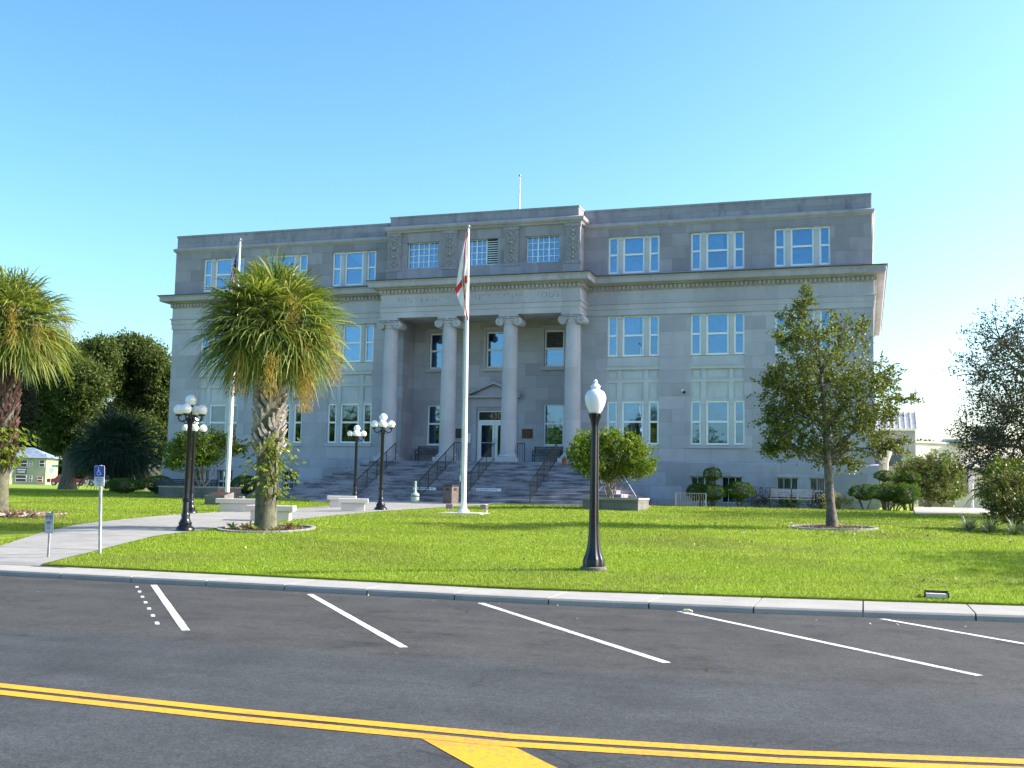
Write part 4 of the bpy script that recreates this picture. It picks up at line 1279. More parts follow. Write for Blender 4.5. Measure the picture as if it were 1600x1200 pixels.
# signs -------------------------------------------------------------------
SW = mat('sign_white', (0.62,0.64,0.66), .4, .03, 2); SB = mat('sign_blue', (0.01,0.05,0.38), .4, .05, 4); SINK = mat('sign_ink', (0.05,0.07,0.12), .5)
INKG = mat('faded_green_ink', (0.10,0.17,0.16), .5); SGREY = mat('sign_grey', (0.42,0.46,0.5), .4, .06, 6)
def rrect(w, h, r, n=5):
    p = []
    for cx, cy, a0 in ((w/2-r,h/2-r,0),(-w/2+r,h/2-r,pi/2),(-w/2+r,-h/2+r,pi),(w/2-r,-h/2+r,3*pi/2)):
        for k in range(n+1):
            a = a0+k*pi/2/n; p.append((cx+r*cos(a), cy+r*sin(a)))
    return p
hsn = empty('parking_sign', (3.03,-32.45,.15), 'blue and white handicap parking sign on a leaning steel post', 'sign', rz=-.12)
lean = -.055
m = MB(); m.tube([(0,0,-.1),(lean*1.9,0,1.83)], .033, 10); m.build('post', METAL, hsn, True)
tilt = lambda pts, cz: [(p[0]*cos(-lean)-p[1]*sin(-lean)*0+p[0]*0 + (p[1]+cz)*lean, p[1]+cz) for p in pts]
m = MB(); m.prism(tilt(rrect(.265,.225,.03),1.70),'y',-.052,-.046); o_ = m.build('symbol_panel', SB, hsn)
m = MB(); pr_ = rrect(.285,.245,.035)
m.prism(tilt(pr_,1.70),'y',-.0459,-.041); m.prism(tilt(rrect(.27,.20,.02),1.49),'y',-.05,-.041); m.build('sign_plate', SW, hsn)
# wheelchair symbol
m = MB(); cx_, cz_ = 1.70*lean-.005, 1.67
arc = [(cx_+.048*cos(a), -.055, cz_+.048*sin(a)) for a in np.linspace(radians(110), radians(350), 16)]
m.tube(arc, .007, 5)
m.tube([(cx_-.012,-.055,cz_+.088),(cx_-.008,-.055,cz_+.02),(cx_+.035,-.055,cz_+.018),(cx_+.055,-.055,cz_-.03),(cx_+.075,-.055,cz_-.022)], .008, 5)
m.tube([(cx_-.01,-.055,cz_+.05),(cx_+.028,-.055,cz_+.048)], .006, 5); m.sphere((cx_-.014,-.055,cz_+.10), .012, 8, 6)
m.build('wheelchair_symbol', SW, hsn)
for s_, z_ in (('PARKING BY',1.555),('DISABLED',1.515),('PERMIT',1.475),('ONLY',1.425)):
    text_obj('lettering', s_, .038, INKG, hsn, (lean*z_,-.0515,z_), depth=.001)
vs_ = empty('notice_sign', (2.36,-33.18,.10), 'small grey rectangular notice sign on a short post near the curb corner', 'sign', rz=-.1)
m = MB(); m.box(-.022,.022,-.01,.012,-.1,.5); m.build('post', METAL, vs_)
m = MB(); m.prism([(p[0],p[1]+.69) for p in rrect(.22,.40,.03)],'y',-.026,-.014); m.build('border', INKG, vs_)
m = MB(); m.prism([(p[0],p[1]+.69) for p in rrect(.198,.378,.022)],'y',-.030,-.0262); m.build('sign_plate', SGREY, vs_)
m = MB()
rr_ = random.Random(5)
for row, (z_, h2, wl2) in enumerate(((.845,.020,.085),(.815,.020,.085),(.785,.020,.08),(.715,.013,.07),(.695,.013,.07),(.672,.013,.065),(.60,.013,.03),(.585,.013,.035))):
    x = -wl2
    while x < wl2-.008:
        if rr_.random() < .82: m.box(x,x+.009,-.0325,-.0302,z_-h2/2,z_+h2/2)
        x += .0125
m.build('lettering', SINK, vs_)

# stone benches, planters, plaque stone -------------------------------------
def stone_bench(x, y, L, rz, label):
    z = G(x,y)
    root = empty('stone_bench', (x,y,z), label, 'bench', 'pale concrete benches along the path', rz)
    m = MB(); m.bbox(-.24,.24,-L/2,L/2,.30,.45,.012); m.build('seat', BENCHC, root)
    m = MB(); m.bbox(-.17,.17,-L/2+.12,L/2-.12,-.05,.298,.01); m.build('pedestal', BENCHC, root)
R90 = radians(90)
stone_bench(1.75,-23.45,1.35,radians(-72),'nearest pale stone bench partly behind the palm trunk')
stone_bench(-1.95,-19.3,1.35,radians(-72),'pale stone bench across the path behind the palm trunk bench')
stone_bench(1.0,-16.6,1.05,radians(-66),'front one of the pale stone benches at the right hand lamp base')
stone_bench(-1.05,-13.4,1.10,radians(-66),'rear pale stone bench left of the right hand lamp post')
def planter(x, y, w, d, h, rz, label):
    root = empty('planter', (x,y,G(x,y)-.05), label, 'planter', 'square stone planters', rz)
    m = MB()
    for (a,b,c,e) in ((-w/2,w/2,-d/2,-d/2+.2),(-w/2,w/2,d/2-.2,d/2),(-w/2,-w/2+.2,-d/2+.2,d/2-.2),(w/2-.2,w/2,-d/2+.2,d/2-.2)): m.box(a,b,c,e,0,h-.08)
    m.build('wall', PLANTC, root)
    m = MB()
    for (a,b,c,e) in ((-w/2-.03,w/2+.03,-d/2-.03,-d/2+.22),(-w/2-.03,w/2+.03,d/2-.22,d/2+.03),(-w/2-.03,-w/2+.22,-d/2+.22,d/2-.22),(w/2-.22,w/2+.03,-d/2+.22,d/2-.22)): m.box(a,b,c,e,h-.079,h)
    m.build('coping', CONC, root)
    m = MB(); m.box(-w/2+.2,w/2-.2,-d/2+.2,d/2-.2,.2,h-.1); m.build('soil', MULCH, root)
    return root
planter(8.62,-8.6,2.2,2.2,.52,0.0,'square stone planter on the lawn holding the right hand crape myrtle')
planter(-12.0,-6.4,3.2,2.0,.58,0.0,'wide stone planter at the left end of the courthouse')
ps = empty('plaque_stone', (-5.9,-14.25,.78), 'low grey granite block with a slanted bronze plaque left of the palm', 'monument', rz=radians(-4))
m = MB(); m.prism([(-.3,0),(.3,0),(.3,.55),(-.3,.42)], 'x', -.46, .46); m.build('stone', concretemat('granite',(0.2,0.19,0.175),dirt=.5), ps)
m = MB(); m.prism([(-.26,.432),(-.26,.445),(.26,.556),(.26,.543)], 'x', -.4, .4); m.build('plaque', BRONZE, ps)
# ash urn and litter bin
au = empty('ash_urn', (-.4,-7.75,.97), 'pale green ash urn with a long neck at the foot of the steps', 'ash urn')
m = MB(); m.lathe([(.17,0),(.18,.12),(.19,.30),(.195,.36),(.17,.42),(.09,.47),(.055,.52),(.05,.85),(.055,.93),(.03,.96)], n=24)
m.build('body', mat('sage_plastic',(0.36,0.44,0.38),.5,.05,4), au, True)
m = MB(); m.lathe([(.198,.30),(.2,.32),(.198,.34)], n=24); m.sphere((0,-.052,.86), .02, 8, 6); m.build('rim', BLACK, au)
bn = empty('litter_bin', (1.12,-7.4,.98), 'square brown slatted litter bin in front of the steps behind the flagpole', 'bin', rz=radians(-25))
m = MB(); m.bbox(-.26,.26,-.22,.22,0,.76,.02); m.build('body', mat('bin_brown',(0.15,0.115,0.10),.7,.15,8), bn)
m = MB(); m.bbox(-.28,.28,-.24,.24,.76,.82,.02); m.build('lid', BLACK, bn)
m = MB(); m.box(-.11,.11,-.226,-.219,.56,.68); m.box(.259,.266,-.09,.09,.56,.68); m.build('opening', BLACK, bn)
pt = empty('flower_pot', (4.85,-2.6,2.79), 'small terracotta pot with red flowers beside the right handrail', 'flower pot')
m = MB(); m.lathe([(.08,0),(.12,.2),(.13,.2),(.13,.22)], n=16); m.build('pot', mat('terracotta',(0.35,0.10,0.05),.8), pt, True)
m = MB(); [m.sphere((random.uniform(-.1,.1),random.uniform(-.1,.1),.25+random.uniform(0,.1)), .04, 6, 5) for _ in range(12)]; m.build('flowers', mat('red_petals',(0.45,0.05,0.02),.6), pt)
# picket rail before the right hand shrubs
fr = empty('low_railing', (0,0,0), 'low pale metal railing in front of the clipped shrubs by the wall', 'railing')
m = MB(); z0 = 1.0
m.tube([(10.16,-3.5,1.62),(11.47,-3.5,1.62)], .016, 6); m.tube([(10.16,-3.5,z0),(10.16,-3.5,1.62)], .02, 6); m.tube([(11.47,-3.5,z0),(11.47,-3.5,1.62)], .02, 6); m.build('frame', METAL, fr)
m = MB(); [m.tube([(10.16+1.31*k/13,-3.5,z0),(10.16+1.31*k/13,-3.5,1.62)], .008, 5) for k in range(1,13)]; m.build('pickets', METAL, fr)
# drain box, curb chunk, kerb plate
dbx = empty('utility_box', (19.1,-32.85,.11), 'small pale concrete meter box lid sunk in the grass near the curb', 'utility cover')
m = MB(); m.box(-.16,.16,-.08,.08,-.05,.012); m.build('lid', BENCHC, dbx); m = MB(); m.box(-.18,.18,.081,.12,-.05,.05); m.box(-.18,-.161,-.1,.081,-.05,.03); m.box(.161,.18,-.1,.081,-.05,.03); m.build('rim', MULCH, dbx)
m = MB(); m.prism([(0,0),(.14,0),(.15,.03),(.09,.05),(.02,.045)],'y',0,.07); o_ = m.build('concrete_chunk', concretemat('tan_concrete',(0.5,0.46,0.3),dirt=.2)); o_.location = (15.5,-35.45,ROADZ); tag(o_, 'small tan concrete chunk against the curb at a parking line', 'rubble')
m = MB(); m.box(2.8,3.55,-34.15,-34.02,.0045,.0085); tag(m.build('drain_slot', FLASH), 'dark drain cover in the pavement beside the notice sign', 'drain cover')

# ================================================================== VEGETATION
R = np.random.default_rng(11)
def unit(v): return v/np.maximum(1e-9, np.linalg.norm(v, axis=-1, keepdims=True))
def leaf_quads(C, L, W, D=None, rng=R, flat=0.0):
    n = len(C)
    d = unit(rng.normal(size=(n,3)) if D is None else D)
    a = rng.normal(size=(n,3)); 
    if flat: a = a*(1-flat) + np.array([0,0,1.0])*flat*2
    s = unit(np.cross(d, a))
    L = np.broadcast_to(np.asarray(L), (n,))[:,None]*rng.uniform(.7,1.3,(n,1)); W = np.broadcast_to(np.asarray(W), (n,))[:,None]*rng.uniform(.7,1.3,(n,1))
    V = np.zeros((n,4,3))
    V[:,0] = C-d*L/2; V[:,1] = C+s*W/2; V[:,2] = C+d*L/2; V[:,3] = C-s*W/2
    return V
def twigs(c, r, n, per, tl, rng=R, out=.75, up=.15, shell=.35, over=1.15, droop=0.0):
    """points + directions of leaves on n twigs filling an ellipsoid"""
    u = unit(rng.normal(size=(n,3)))
    rad = shell + (over-shell)*rng.uniform(0,1,(n,1))**.65
    p0 = np.array(c) + u*np.array(r)*rad
    d = unit(u*out + rng.normal(size=(n,3))*.45 + np.array([0,0,up]))
    t = rng.uniform(0,1,(n,per,1))
    ln = rng.uniform(.5,1.3,(n,1,1))*tl
    P = p0[:,None,:] + d[:,None,:]*(t-.5)*ln + rng.normal(size=(n,per,3))*tl*.11
    P[:,:,2:3] -= droop*(t**2)*ln
    D = unit(d[:,None,:]*.6 + rng.normal(size=(n,per,3))*.6)
    return P.reshape(-1,3), D.reshape(-1,3), p0, d
def add_limbs(mb, rootpt, tips, r0, rng, wob=.12, n=5):
    a = Vector(rootpt)
    for t in tips:
        b = Vector(t); pts = []
        L = (b-a).length
        for k in range(n+1):
            s = k/n
            p = a.lerp(b, s) + Vector((rng.normal(),rng.normal(),rng.normal()))*wob*L*.3*sin(pi*s)
            p.z += .06*L*sin(pi*s)
            pts.append(p)
        mb.tube(pts, [r0*(1-.8*k/n)+.004 for k in range(n+1)], 6)
def tree(name, label, cat, base, blobs, trunk_h, tr, leafL, leafW, lm, bm, group=None, per=14, tl=.5, seed=1, shell=.35, over=1.15, lean=(0,0), limb=.35, up=.15, droop=0.0, dens=1.0, trunk_top=None, sub=3, multi=None):
    rng = np.random.default_rng(seed)
    root = empty(name, base, label, cat, group)
    Ps = []; Ds = []; mb = MB()
    top = Vector((lean[0], lean[1], trunk_h))
    allp = []
    for (x,y,z,rx,ry,rz,n) in blobs:
        P, D, p0, d = twigs((x,y,z),(rx,ry,rz), max(3,int(n*dens)), per, tl, rng, shell=shell, over=over, up=up, droop=droop)
        Ps.append(P); Ds.append(D); allp.append(((x,y,z), p0, d))
    if multi:
        for k in range(multi):
            a = 2*pi*k/multi+rng.uniform(0,.5); 
            bl = blobs[k % len(blobs)]
            add_limbs(mb, (cos(a)*tr*1.3, sin(a)*tr*1.3, 0), [(bl[0]*.75+rng.normal()*.15, bl[1]*.75+rng.normal()*.15, bl[2]-.1)], .03, rng, .16, 7)
    else:
        n = 9; pts = []; rs = []
        mz_ = trunk_top or max(b[2] for b in blobs)
        for k in range(n+1):
            s = k/n; h = mz_*s
            pts.append((lean[0]*s+.05*sin(s*7+seed)*tr*4*s, lean[1]*s, h-.05)); rs.append(tr*(1.45 if k==0 else 1)*(1-.25*min(1,h/trunk_h)) if h<trunk_h else tr*.7*max(.12,1-(h-trunk_h)/max(.1,(mz_-trunk_h))))
        mb.tube(pts, rs, 12)
    for (c, p0, d) in allp:
        h0 = min(c[2]*.8, max(trunk_h*.92, c[2]-.9*sqrt(c[0]**2+c[1]**2)))
        if not multi: add_limbs(mb, (lean[0]*h0/max(mz_,.1),lean[1]*h0/max(mz_,.1),h0), [c], max(.016,tr*limb), rng)
        m = min(len(p0), sub*4)
        add_limbs(mb, c, [tuple(q) for q in p0[:m]], max(.008,tr*.09), rng, .15, 3)
    mb.build('trunk', bm, root, True)
    P = np.concatenate(Ps); D = np.concatenate(Ds)
    np_mesh('crown', leaf_quads(P, leafL, leafW, D, rng), 4, lm, root)
    return root
def pxblobs(lst, u0, v0, ppm, seed=1, dens=9.0, depth=None, xs=1.0):
    """picture-measured crown lumps -> metres in the tree's own frame"""
    r = random.Random(seed); out = []
    for (u, v, ru, rv, *w) in lst:
        a = (u-u0)/ppm*xs; ru = ru*xs; z = (v0-v)/ppm; rr = max(.15, (ru+rv)/2/ppm); dd = r.uniform(-1.5,1.5)*(depth or rr)
        x = a*rgt0.x + dd*sin(YAW); y = a*rgt0.y + dd*cos(YAW)
        vol = (ru/ppm)*(rv/ppm)*rr
        n = int(dens*(w[0] if w else 1)*(6+14*vol**.75))
        out.append((x,y,z,ru/ppm,rr,rv/ppm,n))
    return out
OAKL = leafmat('young_oak_leaf', [(0.05,0.078,0.016),(0.09,0.12,0.024),(0.14,0.165,0.034),(0.21,0.21,0.055)], trans=.3, rough=.5, spec=.3)
LIVE = leafmat('live_oak_leaf', [(0.035,0.062,0.017),(0.06,0.095,0.024),(0.095,0.13,0.034),(0.15,0.17,0.05)], trans=.25, rough=.65, spec=.15)
CRAPE = leafmat('crape_leaf', [(0.06,0.115,0.012),(0.10,0.17,0.016),(0.16,0.23,0.022),(0.22,0.22,0.04)], trans=.4, rough=.5, spec=.3)
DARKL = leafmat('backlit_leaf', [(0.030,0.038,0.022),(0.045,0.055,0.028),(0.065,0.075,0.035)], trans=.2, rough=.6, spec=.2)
SHRUB = leafmat('clipped_leaf', [(0.04,0.085,0.014),(0.07,0.13,0.018),(0.11,0.19,0.025)], trans=.3, rough=.6, spec=.2)
PALMG = leafmat('palm_leaf', [(0.055,0.10,0.022),(0.10,0.15,0.028),(0.15,0.20,0.034),(0.22,0.25,0.05),(0.34,0.35,0.11)], trans=.35, rough=.5, spec=.35)
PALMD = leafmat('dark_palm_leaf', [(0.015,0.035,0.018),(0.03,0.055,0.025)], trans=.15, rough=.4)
FLOW = leafmat('palm_flower_stalk', [(0.26,0.17,0.03),(0.38,0.28,0.05),(0.22,0.13,0.04)], trans=.25, rough=.8)
DEADL = leafmat('dead_frond', [(0.16,0.09,0.055),(0.24,0.15,0.10)], trans=.2, rough=.8)
VINE = leafmat('vine_leaf', [(0.09,0.15,0.015),(0.17,0.23,0.03),(0.30,0.32,0.06)], trans=.4, rough=.35)

# young oak on the lawn
ob = [(1250,462,14,26,.7),(1244,500,30,30,.9),(1300,520,26,30,.5),(1238,548,52,36),(1320,560,50,40,.7),(1285,600,75,48,1.2),(1215,605,45,34),(1348,615,48,44),(1262,655,78,42,1.2),(1345,668,52,36,.8),(1202,655,32,22,.8),(1185,590,16,10,.6),(1180,700,12,8,.5),(1384,585,26,28,.45),(1395,640,18,14,.35),(1425,618,26,5,.3),(1320,712,44,22,.9),(1232,700,46,18,.9),(1378,700,30,14,.4),(1400,690,20,7,.3),(1198,680,24,14,.6),(1210,530,26,12,.5),(1345,510,10,26,.3)]
tree('oak_tree', 'young oak with an open uneven crown in a round bed on the right lawn', 'tree', (17.18,-19.6,.71),
     pxblobs(ob, 1290, 826, 56.5, 2, 15, xs=.90), 2.1, .135, .085, .050, OAKL, BARK, 'trees around the courthouse', per=20, tl=.36, seed=4, lean=(-.35,-.05), dens=.62, over=1.3, trunk_top=5.6, limb=.2)
def ring(x, y, r, label):
    z = G(x,y)
    root = empty('tree_bed', (x,y,z), label, 'tree bed', 'round edged beds around the trees')
    m = MB(); n = 40
    for k in range(n):
        a0, a1 = 2*pi*k/n, 2*pi*(k+1)/n-.012
        vs = []
        for a in (a0, a1):
            for rr in (r-.10, r):
                for zz in (-.08, .055):
                    xx, yy = rr*cos(a), rr*sin(a); vs.append((xx,yy,zz+G(x+xx,y+yy)-z))
        m.add(vs, [(0,1,3,2),(4,6,7,5),(1,5,7,3),(0,2,6,4),(2,3,7,6),(0,4,5,1)])
    m.build('edging', CONC, root)
    m = MB(); vs = [(0,0,.03)]; 
    for rr in (.4,.8,1.0):
        for k in range(24):
            a = 2*pi*k/24; xx, yy = rr*(r-.1)*cos(a), rr*(r-.1)*sin(a); vs.append((xx,yy,G(x+xx,y+yy)-z+.02+.012*sin(k*5+rr*9)))
    fs = [(0,1+k,1+(k+1)%24) for k in range(24)] + [(1+j*24+k,1+(j+1)*24+k,1+(j+1)*24+(k+1)%24,1+j*24+(k+1)%24) for j in range(2) for k in range(24)]
    m.add(vs, fs); m.build('mulch', MULCH, root)
    C = np.stack([R.normal(0,r*.4,500),R.normal(0,r*.4,500),np.full(500,.04)],1); C = C[np.hypot(C[:,0],C[:,1])<r-.12]
    C[:,2] += np.array([G(x+a,y+b)-z for a,b in C[:,:2]])
    np_mesh('leaf_litter', leaf_quads(C,.07,.04,flat=.6), 4, DEADL, root)
ring(17.2,-19.75,1.2,'round concrete edged bed at the foot of the young oak')
ring(3.35,-26.4,1.25,'round bed with low plants at the foot of the palm beside the path')

# crape myrtles in the planters
cb = [(905,705,22,22),(925,690,26,20),(960,690,34,20),(995,700,26,18),(950,720,48,26,1.2),(1000,722,24,16),(915,728,24,14),(975,735,36,16),(985,682,8,10,.5),(938,745,16,8,.5),(1012,732,12,8,.6)]
tree('crape_myrtle', 'multi stemmed crape myrtle with spreading bright green crown in the right hand stone planter', 'tree', (8.32,-8.6,1.35),
     pxblobs(cb, 952, 780, 40.3, 3, 15), 1.0, .12, .10, .055, CRAPE, BARKP, 'crape myrtles in the planters', per=14, tl=.36, seed=5, multi=9, shell=.3)
cl_ = [(290,700,24,18),(320,685,30,18),(350,690,22,16),(305,718,34,16),(335,712,26,14),(276,722,14,10,.7),(370,700,16,7,.6)]
tree('crape_myrtle', 'smaller crape myrtle in the left planter, seen behind the lamp post', 'tree', (-11.9,-6.4,1.45),
     pxblobs(cl_, 322, 762, 33.3, 4, 15), 1.0, .10, .115, .06, CRAPE, BARKP, 'crape myrtles in the planters', per=13, tl=.4, seed=6, multi=7, shell=.3)
# staking strap in the right planter
m = MB(); m.tube([(8.9,-8.7,2.3),(9.55,-9.2,1.45)], .012, 5); m.tube([(8.4,-8.7,2.2),(7.9,-9.3,1.45)], .012, 5)
tag(m.build('tree_guy_line', ALU), 'pale straps staking the crape myrtle in the right planter', 'strap')

# sabal palms
def fan_palm(name, label, base, H, cr, tr, seed, nleaf=78, lm=PALMG, boots=(1.0,1.0), trunkm=TRUNKG, flowers=14, mine=-1.0, group='cabbage palms', vine=None, nseg=27, segL=.95, bootm=BOOT, yr=1.0):
    rng = np.random.default_rng(seed)
    root = empty(name, base, label, 'palm tree', group)
    m = MB(); n = 18
    m.tube([(.03*sin(k*.7)*tr, .02*cos(k), H*k/n-.05) for k in range(n+1)], [tr*(1.18 if k == 0 else 1.0 + .10*sin(k*1.3)*.3 + .12*k/n) for k in range(n+1)], 18)
    m.build('trunk', trunkm, root, True)
    if boots:
        m = MB(); z = boots[0]; k = 0
        while z < H-.15:
            for q in range(3):
                a = k*2.399 + q*2.094 + rng.uniform(-.15,.15)
                for s in (-1,1):
                    a2 = a + s*.30
                    d = Vector((cos(a2),sin(a2),0)); tdir = Vector((-sin(a),cos(a),0))*s
                    p0 = Vector((cos(a),sin(a),0))*tr*.98 + Vector((0,0,z)) + tdir*.02
                    p1 = p0 + d*tr*.20 + tdir*.13 + Vector((0,0,.17*boots[1]))
                    p2 = p1 + d*tr*.34 + tdir*.04 + Vector((0,0,.16*boots[1]))
                    m.tube([p0, p1, p2], [.075,.062,.026], 4)
            z += .125; k += 1
        m.build('leaf_bases', bootm, root)
    V = []
    m = MB()
    for i in range(nleaf):
        f = (i+.5)/nleaf
        sz = mine + (1-mine)*f**.9
        sz = max(-.97, min(.985, sz))
        a = i*2.39996 + rng.uniform(-.2,.2)
        ch = sqrt(1-sz*sz)
        d = np.array([cos(a)*ch, sin(a)*ch, sz])
        hub0 = np.array([0,0,H]) + d*.12
        pl_ = cr*.47*rng.uniform(.85,1.12)
        hub = hub0 + d*pl_; hub[2] -= .12*pl_*(1-abs(sz))
        dd = unit(d + np.array([0,0,-.25*(1-sz)*.8]))
        m.tube([tuple(hub0), tuple((hub0+hub)/2+np.array([0,0,.04])), tuple(hub)], [.026,.018,.012], 4, False)
        side = np.cross(dd, [0,0,1.0]); 
        if np.linalg.norm(side) < .1: side = np.array([cos(a+pi/2), sin(a+pi/2), 0])
        side = side/np.linalg.norm(side); nrm = np.cross(side, dd)
        SL = segL*cr*.56*rng.uniform(.85,1.1)*(1 if sz > -.45 else 1-.45*(-.45-sz)/.55)
        for k in range(nseg):
            th = radians(-112 + 224*k/(nseg-1)) + rng.normal()*.02
            v = dd*cos(th) + side*sin(th) + nrm*(.18*abs(sin(th))) ; v = v/np.linalg.norm(v)
            L = SL*(1-.30*abs(th)/2.0)*rng.uniform(.85,1.08)
            g = rng.uniform(.18,.55)*(1.0)
            wv = np.cross(v, nrm); wv = wv/np.linalg.norm(wv)*.5
            wv = wv*.8+nrm*rng.uniform(-.35,.35)
            w0 = .047
            p = [hub, hub+v*L*.4, hub+v*L*.72, hub+v*L]
            p = [p[0], p[1]+np.array([0,0,-.06*g*L]), p[2]+np.array([0,0,-.30*g*L]), p[3]+np.array([0,0,-1.0*g*L])]
            ws = [w0*.5, w0, w0*.8, .003]
            for q in range(3):
                V.append([p[q]-wv*ws[q], p[q]+wv*ws[q], p[q+1]+wv*ws[q+1], p[q+1]-wv*ws[q+1]])
    m.build('petioles', lm, root)
    # weld each blade into one island so it keeps one colour
    V = np.array(V).reshape(-1,3,4,3)
    nb = len(V)
    vv = np.stack([V[:,0,0],V[:,0,1],V[:,1,0],V[:,1,1],V[:,2,0],V[:,2,1],V[:,2,3],V[:,2,2]],1).reshape(-1,3)
    base_ = np.arange(nb)[:,None]*8
    fc = np.concatenate([base_+np.array([[0,1,3,2]]), base_+np.array([[2,3,5,4]]), base_+np.array([[4,5,7,6]])],0)
    me = bpy.data.meshes.new('crown'); me.vertices.add(len(vv)); me.vertices.foreach_set('co', vv.astype(np.float32).ravel())
    me.loops.add(fc.size); me.loops.foreach_set('vertex_index', fc.astype(np.int32).ravel())
    me.polygons.add(len(fc)); me.polygons.foreach_set('loop_start', np.arange(0,fc.size,4,dtype=np.int32))
    me.update(calc_edges=True); me.materials.append(lm)
    link(bpy.data.objects.new('crown', me), root)
    # hanging flower / fruit stalks
    if flowers:
        for i in range(flowers):
            a = rng.uniform(0,2*pi) if i > 5 else rng.uniform(-2.4,.2); r0 = cr*rng.uniform(.55,.85)
            pz = H + rng.uniform(-.55,.30)*cr
            ax = np.array([cos(a)*r0, sin(a)*r0, pz]); LL = rng.uniform(.7,1.25)*cr*.5
            n = 420
            t = rng.uniform(0,1,n); 
            C = ax + np.stack([rng.normal(0,.10,n)+cos(a)*.10*np.sin(t*3), rng.normal(0,.10,n)+sin(a)*.10*np.sin(t*3), -t*LL],1)
            D = np.stack([rng.normal(0,.45,n), rng.normal(0,.45,n), -np.ones(n)],1)
            np_mesh('flower_stalk', leaf_quads(C, .13, .014, D, rng), 4, FLOW, root)
            mm = MB(); mm.tube([(0,0,H),(ax[0]*.6,ax[1]*.6,pz+.25),tuple(ax)], [.02,.012,.008], 4); mm.build('flower_stem', FLOW, root)
    return root
fan_palm('sabal_palm', 'large round headed cabbage palm with hanging flower stalks between the path and the lawn', (3.3,-26.4,.50), 5.25, 2.2, .27, 21, nleaf=135, boots=(1.9,1.0), mine=-.89)
fan_palm('sabal_palm', 'cabbage palm cut by the left edge of the photo with a shaggy brown trunk', (-6.62,-24.9,.55), 5.75, 2.15, .25, 33, nleaf=115, boots=(1.6,1.25), mine=-.8, bootm=mat('red_brown_boot',(0.16,0.085,0.07),.9,.4,9,.6,30,col2=(0.06,0.035,0.03)))
# dark drooping palm by the left corner
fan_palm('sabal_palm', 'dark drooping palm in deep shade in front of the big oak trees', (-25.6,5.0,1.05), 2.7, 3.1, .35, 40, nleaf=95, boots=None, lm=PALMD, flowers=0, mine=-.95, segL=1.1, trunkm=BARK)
# palm among the shrubs at right
fan_palm('feather_palm', 'short yellow green palm above the shrubs at the right edge', (22.9,-9.0,.93), 1.15, 1.25, .10, 44, nleaf=36, boots=None, lm=VINE, flowers=0, mine=-.4, segL=1.25, nseg=26, trunkm=BARK, group='small palms')
# climbing vines on the palm trunks
def vine(cx, cy, z0, z1, r, n, seed, label, side=0.0, big=.2):
    rng = np.random.default_rng(seed)
    root = empty('climbing_vine', (cx,cy,z0), label, 'vine', 'climbing vines on palm trunks')
    a = rng.normal(side, 1.0, n); z = rng.uniform(0, z1-z0, n)
    rr = r + np.abs(rng.normal(.10,.12,n))*(1+.8*np.sin(z/(z1-z0)*pi))
    C = np.stack([np.cos(a)*rr, np.sin(a)*rr, z],1)
    Vs = []
    for k in range(5):
        th = (k-2)*.42
        D = np.stack([np.cos(a+th*.9), np.sin(a+th*.9), np.full(n,-.55-.15*abs(k-2))],1)+rng.normal(0,.12,(n,3))
        L = big*(1-.15*abs(k-2))
        Vs.append(leaf_quads(C+unit(D)*L*.5, L, big*.24, D, rng))
    np_mesh('leaves', np.concatenate(Vs), 4, VINE, root)
    m = MB()
    for s in range(4):
        a0 = side-1+s*.6; m.tube([(cos(a0+.3*sin(k))*(r+.02), sin(a0+.3*sin(k))*(r+.02), (z1-z0)*k/8-.2) for k in range(9)], .018, 5)
    m.build('stem', BARK, root)
vine(3.3,-26.4,.50+.85,.50+2.55,.27,210,8,'bright yellow green vine climbing the trunk of the large palm',side=-.75,big=.17)
vine(-6.62,-24.9,.55+1.5,.55+2.7,.27,110,9,'yellow green vine on the shaggy palm trunk at the left edge',side=-.6,big=.24)
# bed plants round the palm
def tuft_plant(name, x, y, z, n, L, W, lm, label, group, seed, up=.8):
    rng = np.random.default_rng(seed); root = empty(name, (x,y,z), label, 'plant', group)
    a = rng.uniform(0,2*pi,n); el = rng.uniform(.25,1.2,n)*up
    D = np.stack([np.cos(a)*np.cos(el),np.sin(a)*np.cos(el),np.sin(el)],1)
    V = []
    wv = np.stack([-np.sin(a),np.cos(a),np.zeros(n)],1)
    LL = L*rng.uniform(.6,1.1,n)[:,None]
    p0 = D*0.02; p1 = D*LL*.55; p2 = D*LL; p2[:,2] -= (LL[:,0]*.25)
    me = MB()
    for i in range(n):
        w = W*.5
        me.add([p0[i]-wv[i]*w*.5,p0[i]+wv[i]*w*.5,p1[i]+wv[i]*w,p1[i]-wv[i]*w,p2[i]], [(0,1,2,3),(3,2,4)])
    me.build('leaves', lm, root)
    return root
rb = random.Random(4)
for i in range(13):
    a = 2*pi*i/13 + rb.uniform(-.2,.2); r = rb.uniform(.65,1.0)
    x, y = 3.35+r*cos(a), -26.4+r*sin(a)
    tuft_plant('bed_plant', x, y, G(x,y)+.03, 14, rb.uniform(.2,.34), .06, VINE if i % 3 else DEADL, 'small leafy plant in the round palm bed', 'small plants in the round palm bed', 50+i)
# debris under the left palm
root = empty('dead_fronds', (-5.8,-25.1,.57), 'pile of fallen dead fronds and boots around the left palm base', 'plant debris')
C = np.stack([R.normal(0,.6,300),R.normal(0,.35,300),np.abs(R.normal(.04,.05,300))],1); np_mesh('fronds', leaf_quads(C,.45,.05,flat=.4), 4, DEADL, root)
m = MB(); [m.tube([(R.normal(0,.5),R.normal(0,.3),.03),(R.normal(0,.7),R.normal(0,.4),.12)], .03, 5) for _ in range(16)]; m.build('stalks', BOOT, root)

